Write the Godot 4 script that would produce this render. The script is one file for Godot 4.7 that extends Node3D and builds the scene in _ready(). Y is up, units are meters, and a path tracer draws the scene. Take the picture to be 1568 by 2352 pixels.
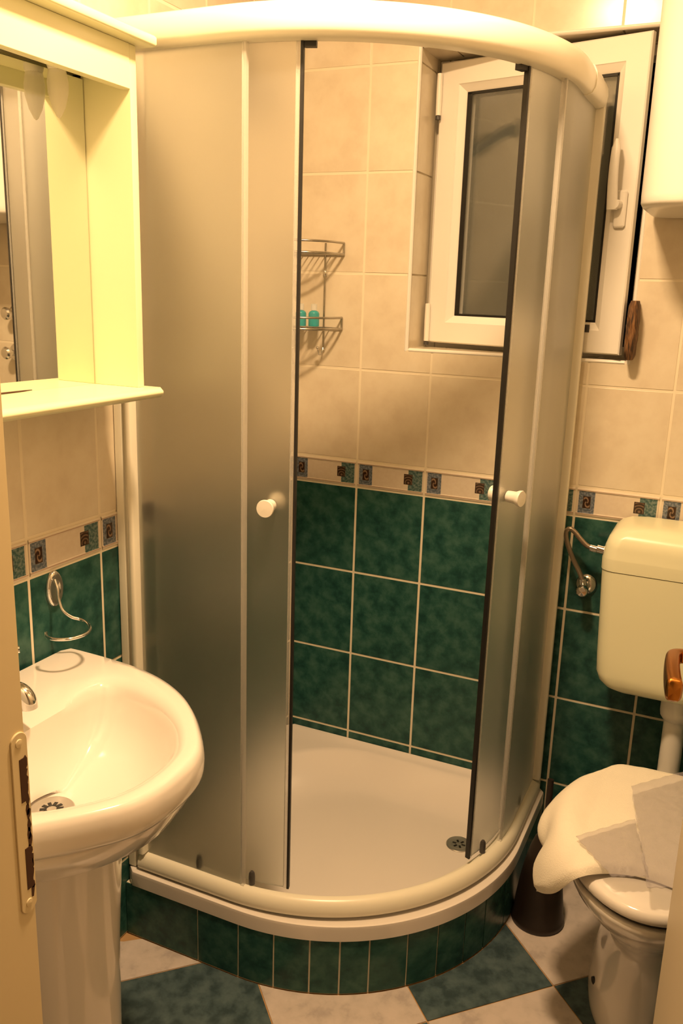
extends Node3D
# ---------------------------------------------------------------- mesh builder
class MB:
	var v := PackedVector3Array()
	var start := 0
	func begin() -> void:
		start = v.size()
	func tri(a: Vector3, b: Vector3, c: Vector3) -> void:
		v.append(a); v.append(b); v.append(c)
	func quad(a: Vector3, b: Vector3, c: Vector3, d: Vector3) -> void:
		tri(a, b, c); tri(a, c, d)
	func fix() -> void: # turn the faces of the last closed piece outwards
		var vol := 0.0
		var o := v[start] if v.size() > start else Vector3.ZERO
		for i in range(start, v.size(), 3):
			vol += (v[i] - o).dot((v[i + 1] - o).cross(v[i + 2] - o))
		if vol < 0.0:
			for i in range(start, v.size(), 3):
				var t := v[i + 1]
				v[i + 1] = v[i + 2]
				v[i + 2] = t
	func box(c: Vector3, s: Vector3, bev := 0.002, basis := Basis()) -> void:
		begin()
		var h := s * 0.5
		bev = minf(bev, minf(h.x, minf(h.y, h.z)) * 0.9)
		var k := h - Vector3.ONE * bev
		var p := {}
		for x in [-1, 1]:
			for y in [-1, 1]:
				for z in [-1, 1]:
					p[[x, y, z, 0]] = c + basis * Vector3(x * h.x, y * k.y, z * k.z)
					p[[x, y, z, 1]] = c + basis * Vector3(x * k.x, y * h.y, z * k.z)
					p[[x, y, z, 2]] = c + basis * Vector3(x * k.x, y * k.y, z * h.z)
		var put := func(pts: Array, out: Vector3) -> void:
			var n: Vector3 = (pts[1] - pts[0]).cross(pts[2] - pts[0])
			if n.dot(basis * out) < 0.0:
				pts.reverse()
			tri(pts[0], pts[1], pts[2])
			if pts.size() == 4:
				tri(pts[0], pts[2], pts[3])
		for s1 in [-1, 1]:
			put.call([p[[s1, -1, -1, 0]], p[[s1, 1, -1, 0]], p[[s1, 1, 1, 0]], p[[s1, -1, 1, 0]]], Vector3(s1, 0, 0))
			put.call([p[[-1, s1, -1, 1]], p[[1, s1, -1, 1]], p[[1, s1, 1, 1]], p[[-1, s1, 1, 1]]], Vector3(0, s1, 0))
			put.call([p[[-1, -1, s1, 2]], p[[1, -1, s1, 2]], p[[1, 1, s1, 2]], p[[-1, 1, s1, 2]]], Vector3(0, 0, s1))
			for s2 in [-1, 1]:
				put.call([p[[s1, s2, -1, 0]], p[[s1, s2, 1, 0]], p[[s1, s2, 1, 1]], p[[s1, s2, -1, 1]]], Vector3(s1, s2, 0))
				put.call([p[[s1, -1, s2, 0]], p[[s1, 1, s2, 0]], p[[s1, 1, s2, 2]], p[[s1, -1, s2, 2]]], Vector3(s1, 0, s2))
				put.call([p[[-1, s1, s2, 1]], p[[1, s1, s2, 1]], p[[1, s1, s2, 2]], p[[-1, s1, s2, 2]]], Vector3(0, s1, s2))
				for s3 in [-1, 1]:
					put.call([p[[s1, s2, s3, 0]], p[[s1, s2, s3, 1]], p[[s1, s2, s3, 2]]], Vector3(s1, s2, s3))
	func loft(rings: Array, closed := true, caps := true, ringed := false) -> void:
		begin()
		var n: int = rings[0].size()
		var m := rings.size()
		for i in (m if ringed else m - 1):
			var r: PackedVector3Array = rings[i]
			var q: PackedVector3Array = rings[(i + 1) % m]
			for j in (n if closed else n - 1):
				var k := (j + 1) % n
				quad(r[j], r[k], q[k], q[j])
		if caps and not ringed:
			for e in [0, m - 1]:
				var r: PackedVector3Array = rings[e]
				var c := Vector3.ZERO
				for p in r:
					c += p
				c /= n
				for j in n:
					if e == 0: tri(c, r[(j + 1) % n], r[j])
					else: tri(c, r[j], r[(j + 1) % n])
		fix()
	func lathe(prof: Array, at: Vector3, basis := Basis(), n := 28) -> void: # prof: Vector2(radius, height)
		var rings := []
		for p in prof:
			var r := PackedVector3Array()
			for j in n:
				var a := TAU * j / n
				r.append(at + basis * Vector3(p.x * cos(a), p.y, p.x * sin(a)))
			rings.append(r)
		loft(rings)
	func tube(path: Array, rad: float, n := 10, r_end := -1.0) -> void:
		var rings := []
		var side := Vector3.ZERO
		for i in path.size():
			var d: Vector3 = (path[mini(i + 1, path.size() - 1)] - path[maxi(i - 1, 0)]).normalized()
			if side == Vector3.ZERO:
				side = d.cross(Vector3.UP if absf(d.y) < 0.9 else Vector3.RIGHT).normalized()
			side = (side - d * side.dot(d)).normalized()
			var up := d.cross(side)
			var rr := rad if r_end < 0.0 else lerpf(rad, r_end, float(i) / (path.size() - 1))
			var r := PackedVector3Array()
			for j in n:
				var a := TAU * j / n
				r.append(path[i] + (side * cos(a) + up * sin(a)) * rr)
			rings.append(r)
		loft(rings)
	func ball(c: Vector3, r: Vector3, n := 14) -> void:
		var rings := []
		for i in range(0, n + 1):
			var t := lerpf(0.02, PI - 0.02, float(i) / n)
			var g := PackedVector3Array()
			for j in n * 2:
				var a := PI * j / n
				g.append(c + Vector3(r.x * sin(t) * cos(a), r.y * cos(t), r.z * sin(t) * sin(a)))
			rings.append(g)
		loft(rings)
	func poly(pts: PackedVector2Array, y0: float, y1: float, basis := Basis(), at := Vector3.ZERO, bev := 0.0) -> void: # outline in x,y pushed along z
		begin()
		var top := pts
		if bev > 0.0:
			var o := Geometry2D.offset_polygon(pts, -bev if not Geometry2D.is_polygon_clockwise(pts) else -bev)
			if o.size() == 1 and o[0].size() == pts.size():
				var best := 0
				for k in pts.size():
					if o[0][k].distance_to(pts[0]) < o[0][best].distance_to(pts[0]):
						best = k
				top = PackedVector2Array()
				var same := Geometry2D.is_polygon_clockwise(o[0]) == Geometry2D.is_polygon_clockwise(pts)
				for k in pts.size():
					top.append(o[0][posmod(best + (k if same else -k), pts.size())])
		var f := func(p: Vector2, z: float) -> Vector3: return at + basis * Vector3(p.x, p.y, z)
		var idx := Geometry2D.triangulate_polygon(pts)
		var ym := y1 - (bev if top != pts else 0.0)
		for i in range(0, idx.size(), 3):
			tri(f.call(top[idx[i]], y1), f.call(top[idx[i + 1]], y1), f.call(top[idx[i + 2]], y1))
			tri(f.call(pts[idx[i]], y0), f.call(pts[idx[i + 2]], y0), f.call(pts[idx[i + 1]], y0))
		var ccw := not Geometry2D.is_polygon_clockwise(pts)
		# triangulate_polygon keeps the winding of its input only by luck: compare
		if idx.size() >= 3:
			var a := pts[idx[0]]
			var t_ccw := (pts[idx[1]] - a).cross(pts[idx[2]] - a) > 0.0
			for k in pts.size():
				var p := pts[k]
				var q := pts[(k + 1) % pts.size()]
				var tp := top[k]
				var tq := top[(k + 1) % pts.size()]
				if ccw == t_ccw:
					quad(f.call(p, y0), f.call(q, y0), f.call(q, ym), f.call(p, ym))
					if top != pts: quad(f.call(p, ym), f.call(q, ym), f.call(tq, y1), f.call(tp, y1))
				else:
					quad(f.call(q, y0), f.call(p, y0), f.call(p, ym), f.call(q, ym))
					if top != pts: quad(f.call(q, ym), f.call(p, ym), f.call(tp, y1), f.call(tq, y1))
		fix()
	func mesh(crease := 42.0) -> ArrayMesh:
		var nf := v.size() / 3
		var fn := PackedVector3Array()
		fn.resize(nf)
		var at := {}
		for i in nf:
			fn[i] = (v[i * 3 + 1] - v[i * 3]).cross(v[i * 3 + 2] - v[i * 3])
			for k in 3:
				var q := Vector3i((v[i * 3 + k] * 20000.0).round())
				if at.has(q): at[q].append(i)
				else: at[q] = [i]
		var lim := cos(deg_to_rad(crease))
		var un := PackedVector3Array()
		un.resize(nf)
		for i in nf:
			un[i] = fn[i].normalized()
		var vo := PackedVector3Array()
		var no := PackedVector3Array()
		for i in nf:
			if fn[i].length_squared() < 1e-20:
				continue
			for k in [0, 2, 1]: # Godot's front faces run clockwise
				var p := v[i * 3 + k]
				var n := Vector3.ZERO
				for j in at[Vector3i((p * 20000.0).round())]:
					if un[j].dot(un[i]) > lim:
						n += fn[j]
				vo.append(p)
				no.append(n.normalized() if n.length_squared() > 1e-24 else un[i])
		var a := []
		a.resize(Mesh.ARRAY_MAX)
		a[Mesh.ARRAY_VERTEX] = vo
		a[Mesh.ARRAY_NORMAL] = no
		var m := ArrayMesh.new()
		m.add_surface_from_arrays(Mesh.PRIMITIVE_TRIANGLES, a)
		return m

# ---------------------------------------------------------------- scene helpers
var used := {}
var M := {}
func numbered(called: String) -> String:
	used[called] = used.get(called, -1) + 1
	return called if used[called] == 0 else "%s_%03d" % [called, used[called]]
func tag(o: Node, label := "", category := "", group := "", kind := "") -> Node:
	if label: o.set_meta("label", label)
	if category: o.set_meta("category", category)
	if group: o.set_meta("group", group)
	if kind: o.set_meta("kind", kind)
	return o
func thing(called: String, label: String, category: String, at := Vector3.ZERO, group := "", kind := "") -> Node3D:
	var o := Node3D.new()
	o.name = numbered(called)
	o.position = at
	add_child(o)
	tag(o, label, category, group, kind)
	return o
func inst(called: String, mesh: Mesh, mat: Material, parent: Node) -> MeshInstance3D:
	var o := MeshInstance3D.new()
	o.name = called if parent != self else numbered(called)
	o.mesh = mesh
	o.material_override = mat
	parent.add_child(o, true)
	return o
func place(called: String, mb: MB, mat: Material, parent: Node, crease := 42.0) -> MeshInstance3D: # the mesh is given in scene space; the parents here are only moved
	var off := Vector3.ZERO
	var p := parent
	while p != self:
		off += (p as Node3D).position
		p = p.get_parent()
	var lo := Vector3.INF
	var hi := -Vector3.INF
	for q in mb.v:
		lo = lo.min(q)
		hi = hi.max(q)
	var c := (lo + hi) * 0.5
	for i in mb.v.size():
		mb.v[i] -= c
	var o := inst(called, mb.mesh(crease), mat, parent)
	o.position = c - off
	return o
func lin(r: float, g: float, b: float, a := 1.0) -> Color:
	var c := Color(r, g, b).linear_to_srgb()
	c.a = a
	return c
func mat(color: Color, rough := 0.4, metal := 0.0) -> StandardMaterial3D:
	var m := StandardMaterial3D.new()
	m.albedo_color = color
	m.roughness = rough
	m.metallic = metal
	return m
func noise_tex(freq: float, seed_: int, cols: Array, stops: Array, octaves := 5, warp := 0.0, size := 512) -> NoiseTexture2D:
	var n := FastNoiseLite.new()
	n.seed = seed_
	n.noise_type = FastNoiseLite.TYPE_SIMPLEX_SMOOTH
	n.frequency = freq
	n.fractal_octaves = octaves
	n.fractal_gain = 0.6
	if warp > 0.0:
		n.domain_warp_enabled = true
		n.domain_warp_amplitude = warp
		n.domain_warp_frequency = freq * 1.5
	var g := Gradient.new()
	g.offsets = PackedFloat32Array(stops)
	g.colors = PackedColorArray(cols)
	var t := NoiseTexture2D.new()
	t.width = size
	t.height = size
	t.seamless = true
	t.noise = n
	t.color_ramp = g
	return t
func tri_mat(tex: Texture2D, scale: float, rough: float, offset := Vector3.ZERO) -> StandardMaterial3D:
	var m := mat(Color.WHITE, rough)
	m.albedo_texture = tex
	m.uv1_triplanar = true
	m.uv1_world_triplanar = true
	m.uv1_triplanar_sharpness = 6.0
	m.uv1_scale = Vector3.ONE * scale
	m.uv1_offset = offset
	return m
func spline(pts: Array, n := 8) -> Array: # smooth curve through the points
	var out := []
	for i in pts.size() - 1:
		var a: Vector3 = pts[maxi(i - 1, 0)]
		var d: Vector3 = pts[mini(i + 2, pts.size() - 1)]
		for k in n:
			out.append((pts[i] as Vector3).cubic_interpolate(pts[i + 1], a, d, float(k) / n))
	out.append(pts[-1])
	return out
# the quadrant's plan: along z = ext from x = 0, round the corner, back along x = ext to z = 0
func quadrant(ext: float, rad: float, s0: float, s1: float, step := 0.012) -> Array: # [point, outward normal]
	var st := ext - rad
	var total := st * 2 + rad * PI / 2
	if s1 < 0.0: s1 = total + s1
	var n := maxi(2, int(ceil((s1 - s0) / step)))
	var out := []
	for i in n + 1:
		var s := lerpf(s0, s1, float(i) / n)
		if s <= st: out.append([Vector3(s, 0, ext), Vector3(0, 0, 1)])
		elif s < st + rad * PI / 2:
			var a := (s - st) / rad
			out.append([Vector3(st + rad * sin(a), 0, st + rad * cos(a)), Vector3(sin(a), 0, cos(a))])
		else: out.append([Vector3(ext, 0, st - (s - st - rad * PI / 2)), Vector3(1, 0, 0)])
	return out
func along(mb: MB, path: Array, prof: Array) -> void: # prof: Vector2(outwards, up)
	var rings := []
	for q in path:
		var r := PackedVector3Array()
		for p in prof:
			r.append(q[0] + q[1] * p.x + Vector3.UP * p.y)
		rings.append(r)
	mb.loft(rings)
func rect(x0: float, x1: float, y0: float, y1: float) -> Array:
	return [Vector2(x0, y0), Vector2(x1, y0), Vector2(x1, y1), Vector2(x0, y1)]
func sarc(x: float, z: float, ext: float, rad: float) -> float: # length along the quadrant nearest to a point
	var c := ext - rad
	return c + rad * atan2(x - c, z - c)

# ---------------------------------------------------------------- measures (metres)
const GREEN_TOP := 0.945      # top of the green tiles
const BORDER_TOP := 1.021
const ROOM_X := 1.42
const ROOM_Z := 1.55
const CEIL := 2.43
const TW := 0.2
const TH := 0.25
const GAP := 0.0062
const LAMP := Vector3(0.655, 2.388, 1.06)

func _ready() -> void:
	# camera
	var cam := Camera3D.new()
	cam.name = "camera"
	cam.position = Vector3(1.1464, 1.4769, 2.1726)
	cam.basis = Basis(Vector3(0.90642, 0.03044, -0.42129), Vector3(-0.13108, 0.96843, -0.21204), Vector3(0.40153, 0.24742, 0.88179)).orthonormalized()
	cam.fov = 61.054
	cam.near = 0.02
	add_child(cam)
	cam.current = true
	# night outside, one lamp inside
	var we := WorldEnvironment.new()
	we.name = "environment"
	var env := Environment.new()
	env.background_mode = Environment.BG_COLOR
	env.background_color = Color(0.004, 0.004, 0.006)
	env.tonemap_mode = Environment.TONE_MAPPER_LINEAR
	env.tonemap_exposure = 1.0
	env.sdfgi_enabled = true
	env.ssao_enabled = true
	env.ssil_enabled = true
	we.environment = env
	add_child(we)
	var lamp := AreaLight3D.new()
	lamp.name = "lamp_light"
	lamp.position = LAMP
	lamp.rotation = Vector3(-PI / 2, 0, 0)
	lamp.area_size = Vector2(0.17, 0.11)
	lamp.light_color = lin(1.0, 0.655, 0.345)
	lamp.light_energy = 3.5
	lamp.area_range = 8.0
	lamp.area_attenuation = 2.0
	lamp.shadow_enabled = true
	add_child(lamp)

	materials()
	room()
	plinth_and_tray()
	enclosure()
	window_and_door()
	sink()
	cabinet()
	toilet()
	cistern()
	boiler()
	ceiling_lamp()
	corner_shelf()
	shower_fittings()
	small_things()

func materials() -> void:
	M.green = []
	M.beige = []
	var gt := noise_tex(0.010, 11, [lin(0.012, 0.055, 0.050), lin(0.022, 0.085, 0.074), lin(0.035, 0.11, 0.092), lin(0.06, 0.145, 0.12)], [0.15, 0.42, 0.62, 0.95], 6, 18.0)
	var bt := noise_tex(0.006, 5, [lin(0.685, 0.60, 0.465), lin(0.725, 0.645, 0.505), lin(0.755, 0.68, 0.54)], [0.2, 0.5, 0.85], 5, 10.0)
	for k in 4:
		M.green.append(tri_mat(gt, 3.1, 0.27, Vector3(0.31 * k, 0.17 * k, 0.23 * k)))
		M.green[k].metallic_specular = 0.36
		M.beige.append(tri_mat(bt, 2.6, 0.2, Vector3(0.27 * k, 0.41 * k, 0.13 * k)))
	M.grout = mat(lin(0.82, 0.74, 0.58), 0.8)
	var ft := noise_tex(0.012, 21, [lin(0.035, 0.060, 0.070), lin(0.062, 0.10, 0.115), lin(0.09, 0.135, 0.15)], [0.2, 0.5, 0.8], 6, 14.0)
	var ftl := noise_tex(0.009, 22, [lin(0.44, 0.39, 0.38), lin(0.56, 0.50, 0.47), lin(0.62, 0.55, 0.52)], [0.12, 0.4, 0.75], 6, 14.0)
	M.floor_dark = tri_mat(ft, 2.7, 0.32)
	M.floor_light = tri_mat(ftl, 2.7, 0.32)
	M.floor_grout = mat(lin(0.46, 0.28, 0.13), 0.9)
	M.border = mat(Color.WHITE, 0.18)
	M.border.albedo_texture = border_texture()
	M.paint = mat(lin(0.78, 0.74, 0.66), 0.7)
	M.frosted = mat(lin(0.95, 0.957, 0.915, 0.02), 0.38)
	M.frosted.refraction_enabled = true
	M.frosted.refraction_scale = 0.045
	M.pane = mat(Color(0.9, 0.95, 0.92, 0.03), 0.02)
	M.pane.transparency = BaseMaterial3D.TRANSPARENCY_ALPHA
	M.rail = mat(lin(0.83, 0.80, 0.68), 0.28)
	M.white = mat(lin(0.84, 0.81, 0.75), 0.3)
	M.pvc = mat(lin(0.85, 0.82, 0.76), 0.35)
	M.acrylic = mat(lin(0.80, 0.75, 0.71), 0.2)
	M.acrylic.clearcoat_enabled = true
	M.acrylic.clearcoat = 0.5
	M.acrylic.clearcoat_roughness = 0.06
	M.ceramic = mat(lin(0.83, 0.79, 0.75), 0.14)
	M.ceramic.clearcoat_enabled = true
	M.ceramic.clearcoat = 0.6
	M.ceramic.clearcoat_roughness = 0.05
	M.cream = mat(lin(0.84, 0.83, 0.55), 0.26)
	M.cistern = mat(lin(0.80, 0.80, 0.58), 0.3)
	M.door_paint = mat(lin(0.66, 0.56, 0.40), 0.45)
	M.jamb = mat(lin(0.80, 0.68, 0.43), 0.5)
	M.chrome = mat(lin(0.72, 0.71, 0.70), 0.12, 1.0)
	M.steel = mat(lin(0.55, 0.53, 0.50), 0.32, 0.85)
	M.wire = mat(lin(0.42, 0.40, 0.36), 0.25, 1.0)
	M.mirror = mat(lin(0.86, 0.87, 0.85), 0.015, 1.0)
	M.black = mat(lin(0.006, 0.006, 0.006), 0.4)
	M.seal = mat(lin(0.010, 0.009, 0.009), 0.5)
	M.grey_plastic = mat(lin(0.06, 0.055, 0.055), 0.35)
	M.clear_strip = mat(lin(0.74, 0.72, 0.68, 0.30), 0.4)
	M.clear_strip.transparency = BaseMaterial3D.TRANSPARENCY_ALPHA
	M.brown_black = mat(lin(0.014, 0.008, 0.006), 0.45)
	M.bronze = mat(lin(0.42, 0.17, 0.035), 0.27, 1.0)
	M.rust = mat(lin(0.07, 0.03, 0.014), 0.8)
	M.wood = tri_mat(noise_tex(0.02, 31, [lin(0.03, 0.015, 0.006), lin(0.12, 0.055, 0.02), lin(0.24, 0.12, 0.045)], [0.2, 0.5, 0.85], 4, 6.0, 256), 6.0, 0.75)
	M.wood.uv1_scale = Vector3(26, 3, 26)
	M.towel = mat(lin(0.86, 0.81, 0.70), 0.95)
	M.towel.rim_enabled = true
	M.towel.rim = 0.4
	var tn := noise_tex(0.09, 41, [Color.BLACK, Color.WHITE], [0.2, 0.8], 3)
	M.towel.heightmap_enabled = true
	M.towel.heightmap_texture = tn
	M.towel.heightmap_scale = 0.04
	M.towel.uv1_triplanar = true
	M.towel.uv1_world_triplanar = true
	M.towel.uv1_scale = Vector3.ONE * 6.0
	M.packet = mat(lin(0.45, 0.42, 0.47, 0.27), 0.26)
	M.packet.transparency = BaseMaterial3D.TRANSPARENCY_ALPHA
	M.turquoise = mat(lin(0.03, 0.42, 0.46, 0.75), 0.3)
	M.turquoise.transparency = BaseMaterial3D.TRANSPARENCY_ALPHA
	M.clear_cap = mat(lin(0.75, 0.8, 0.8, 0.35), 0.3)
	M.clear_cap.transparency = BaseMaterial3D.TRANSPARENCY_ALPHA
	M.bulb_glass = mat(lin(0.85, 0.82, 0.74, 0.5), 0.3)
	M.bulb_glass.transparency = BaseMaterial3D.TRANSPARENCY_ALPHA
	M.bulb_glass.backlight_enabled = true
	M.bulb_glass.backlight = Color(0.5, 0.5, 0.45)
	M.hose = mat(lin(0.36, 0.30, 0.24), 0.35, 0.9)
	M.night = mat(lin(0.004, 0.004, 0.005), 0.9)

func border_texture() -> ImageTexture: # print of one border tile: cream, a blue-grey stamp left, a teal block and a brown stamp right
	var w := 400
	var h := 152
	var im := Image.create(w, h, false, Image.FORMAT_RGB8)
	var n := FastNoiseLite.new()
	n.seed = 3
	n.frequency = 0.03
	n.fractal_octaves = 5
	for y in h:
		for x in w:
			var t := n.get_noise_2d(x, y) * 0.5 + 0.5
			var t2 := n.get_noise_2d(x * 2.0 + 500, y * 2.0) * 0.5 + 0.5
			var c := lin(0.74, 0.66, 0.55).lerp(lin(0.66, 0.56, 0.45), t * 0.7)
			if y < 9 or y > h - 10:
				c = lin(0.75, 0.67, 0.55)
			elif y < 13 or y > h - 14:
				c = lin(0.42, 0.30, 0.22)
			if x > 8 and x < 90 and y > 14 and y < h - 15:
				c = lin(0.09, 0.12, 0.165).lerp(lin(0.27, 0.29, 0.33), clampf((t2 - 0.3) * 2.2, 0, 1))
				if x > 30 and x < 70 and y > 42 and y < h - 42:
					var u := (x - 50) / 20.0
					var vv := (y - h / 2.0) / 34.0
					var s := sin(atan2(vv, u) * 2.0 + Vector2(u, vv).length() * 7.0)
					c = lin(0.035, 0.016, 0.010).lerp(lin(0.30, 0.20, 0.13), clampf(s * 1.2, 0, 1))
					if x < 34 or x > 66 or y < 46 or y > h - 47: c = lin(0.05, 0.03, 0.02)
			if x > 308 and x < 392 and y > 14 and y < h - 15:
				c = lin(0.04, 0.10, 0.10).lerp(lin(0.20, 0.26, 0.25), clampf((t2 - 0.25) * 2.0, 0, 1))
			if x > 282 and x < 334 and y > 40 and y < 104:
				var d := Vector2(x - 310, y - 92).length()
				c = lin(0.04, 0.022, 0.014).lerp(lin(0.22, 0.14, 0.09), clampf(sin(d * 0.42) * 1.1, 0, 1))
				if x < 287 or x > 329 or y < 45 or y > 99: c = lin(0.045, 0.025, 0.017)
			im.set_pixel(x, y, c)
	return ImageTexture.create_from_image(im)

# ---------------------------------------------------------------- tiled walls
var tile_cache := {}
func tile_mesh(w: float, h: float) -> ArrayMesh:
	var key := "%.4f %.4f" % [w, h]
	if not tile_cache.has(key):
		var mb := MB.new()
		mb.box(Vector3(0, 0, -0.0016), Vector3(w, h, 0.0032), 0.0011)
		tile_cache[key] = mb.mesh(60.0)
	return tile_cache[key]
var border_cache := {}
func border_mesh(u0: float, u1: float, h: float) -> ArrayMesh: # part u0..u1 of a border tile: print on the front, raised rims above and below
	var key := "%.3f %.3f" % [u0, u1]
	if border_cache.has(key): return border_cache[key]
	var st := SurfaceTool.new()
	st.begin(Mesh.PRIMITIVE_TRIANGLES)
	var x0 := -0.5 * (u1 - u0)
	var x1 := -x0
	var prof := [[-0.5, -0.003], [-0.5, 0.0005], [-0.44, 0.0022], [-0.40, 0.0018], [-0.385, 0.0], [0.385, 0.0], [0.40, 0.0018], [0.44, 0.0022], [0.5, 0.0005], [0.5, -0.003]]
	for i in prof.size() - 1:
		var a: Array = prof[i]
		var b: Array = prof[i + 1]
		var n := Vector3(0, -(b[1] - a[1]), (b[0] - a[0]) * h).normalized()
		var q := [[x0, a], [x1, a], [x1, b], [x0, b]]
		for k in [0, 2, 1, 0, 3, 2]:
			var e: Array = q[k][1]
			st.set_normal(n)
			st.set_uv(Vector2((u0 + q[k][0] - x0) / (TW - GAP), 0.5 - e[0]))
			st.add_vertex(Vector3(q[k][0], e[0] * h, e[1]))
	border_cache[key] = st.commit()
	return border_cache[key]
var tile_rng := RandomNumberGenerator.new()
func tiles(wall: Node3D, base: Transform3D, u_lo: float, u_hi: float, u_line: float, holes: Array) -> void:
	var rows := []
	for k in 4:
		rows.append([maxf(0.0, GREEN_TOP - TH * (k + 1)), GREEN_TOP - TH * k, "green"])
	rows.append([GREEN_TOP, BORDER_TOP, "border"])
	var y := BORDER_TOP
	while y < CEIL - 0.01:
		rows.append([y, minf(CEIL, y + TH), "beige"])
		y += TH
	var off := wall.position
	for r in rows:
		var k := floorf((u_lo - u_line) / TW - 0.001)
		while u_line + k * TW < u_hi - 0.004:
			var a := maxf(u_lo, u_line + k * TW)
			var b := minf(u_hi, u_line + (k + 1) * TW)
			var full_a := u_line + k * TW
			k += 1
			if b - a < 0.012: continue
			var g := GAP * 0.5
			var pieces := [PackedVector2Array([Vector2(a + g, r[0] + g), Vector2(b - g, r[0] + g), Vector2(b - g, r[1] - g), Vector2(a + g, r[1] - g)])]
			var cut := false
			for hole: Rect2 in holes:
				var next := []
				for p in pieces:
					var hp := PackedVector2Array([hole.position, Vector2(hole.end.x, hole.position.y), hole.end, Vector2(hole.position.x, hole.end.y)])
					if Geometry2D.intersect_polygons(p, hp).is_empty():
						next.append(p)
					else:
						cut = true
						next.append_array(Geometry2D.clip_polygons(p, hp))
				pieces = next
			var m: StandardMaterial3D = M.border if r[2] == "border" else M[r[2]][tile_rng.randi() % 4]
			if cut:
				for p in pieces:
					var mb := MB.new()
					mb.poly(p, -0.0032, 0.0)
					var o := inst("tile", mb.mesh(30.0), m, wall)
					o.transform = base
					o.position -= off
				continue
			var c := Vector3((a + b) / 2, (r[0] + r[1]) / 2, 0)
			var mesh: ArrayMesh
			if r[2] == "border":
				mesh = border_mesh(snappedf(a - full_a, 0.0005), snappedf(b - full_a - GAP, 0.0005), r[1] - r[0] - GAP)
			else:
				mesh = tile_mesh(b - a - GAP, r[1] - r[0] - GAP)
			var o := inst("border_tile" if r[2] == "border" else "tile", mesh, m, wall)
			o.transform = Transform3D(base.basis, base * c)
			o.position -= off

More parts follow.
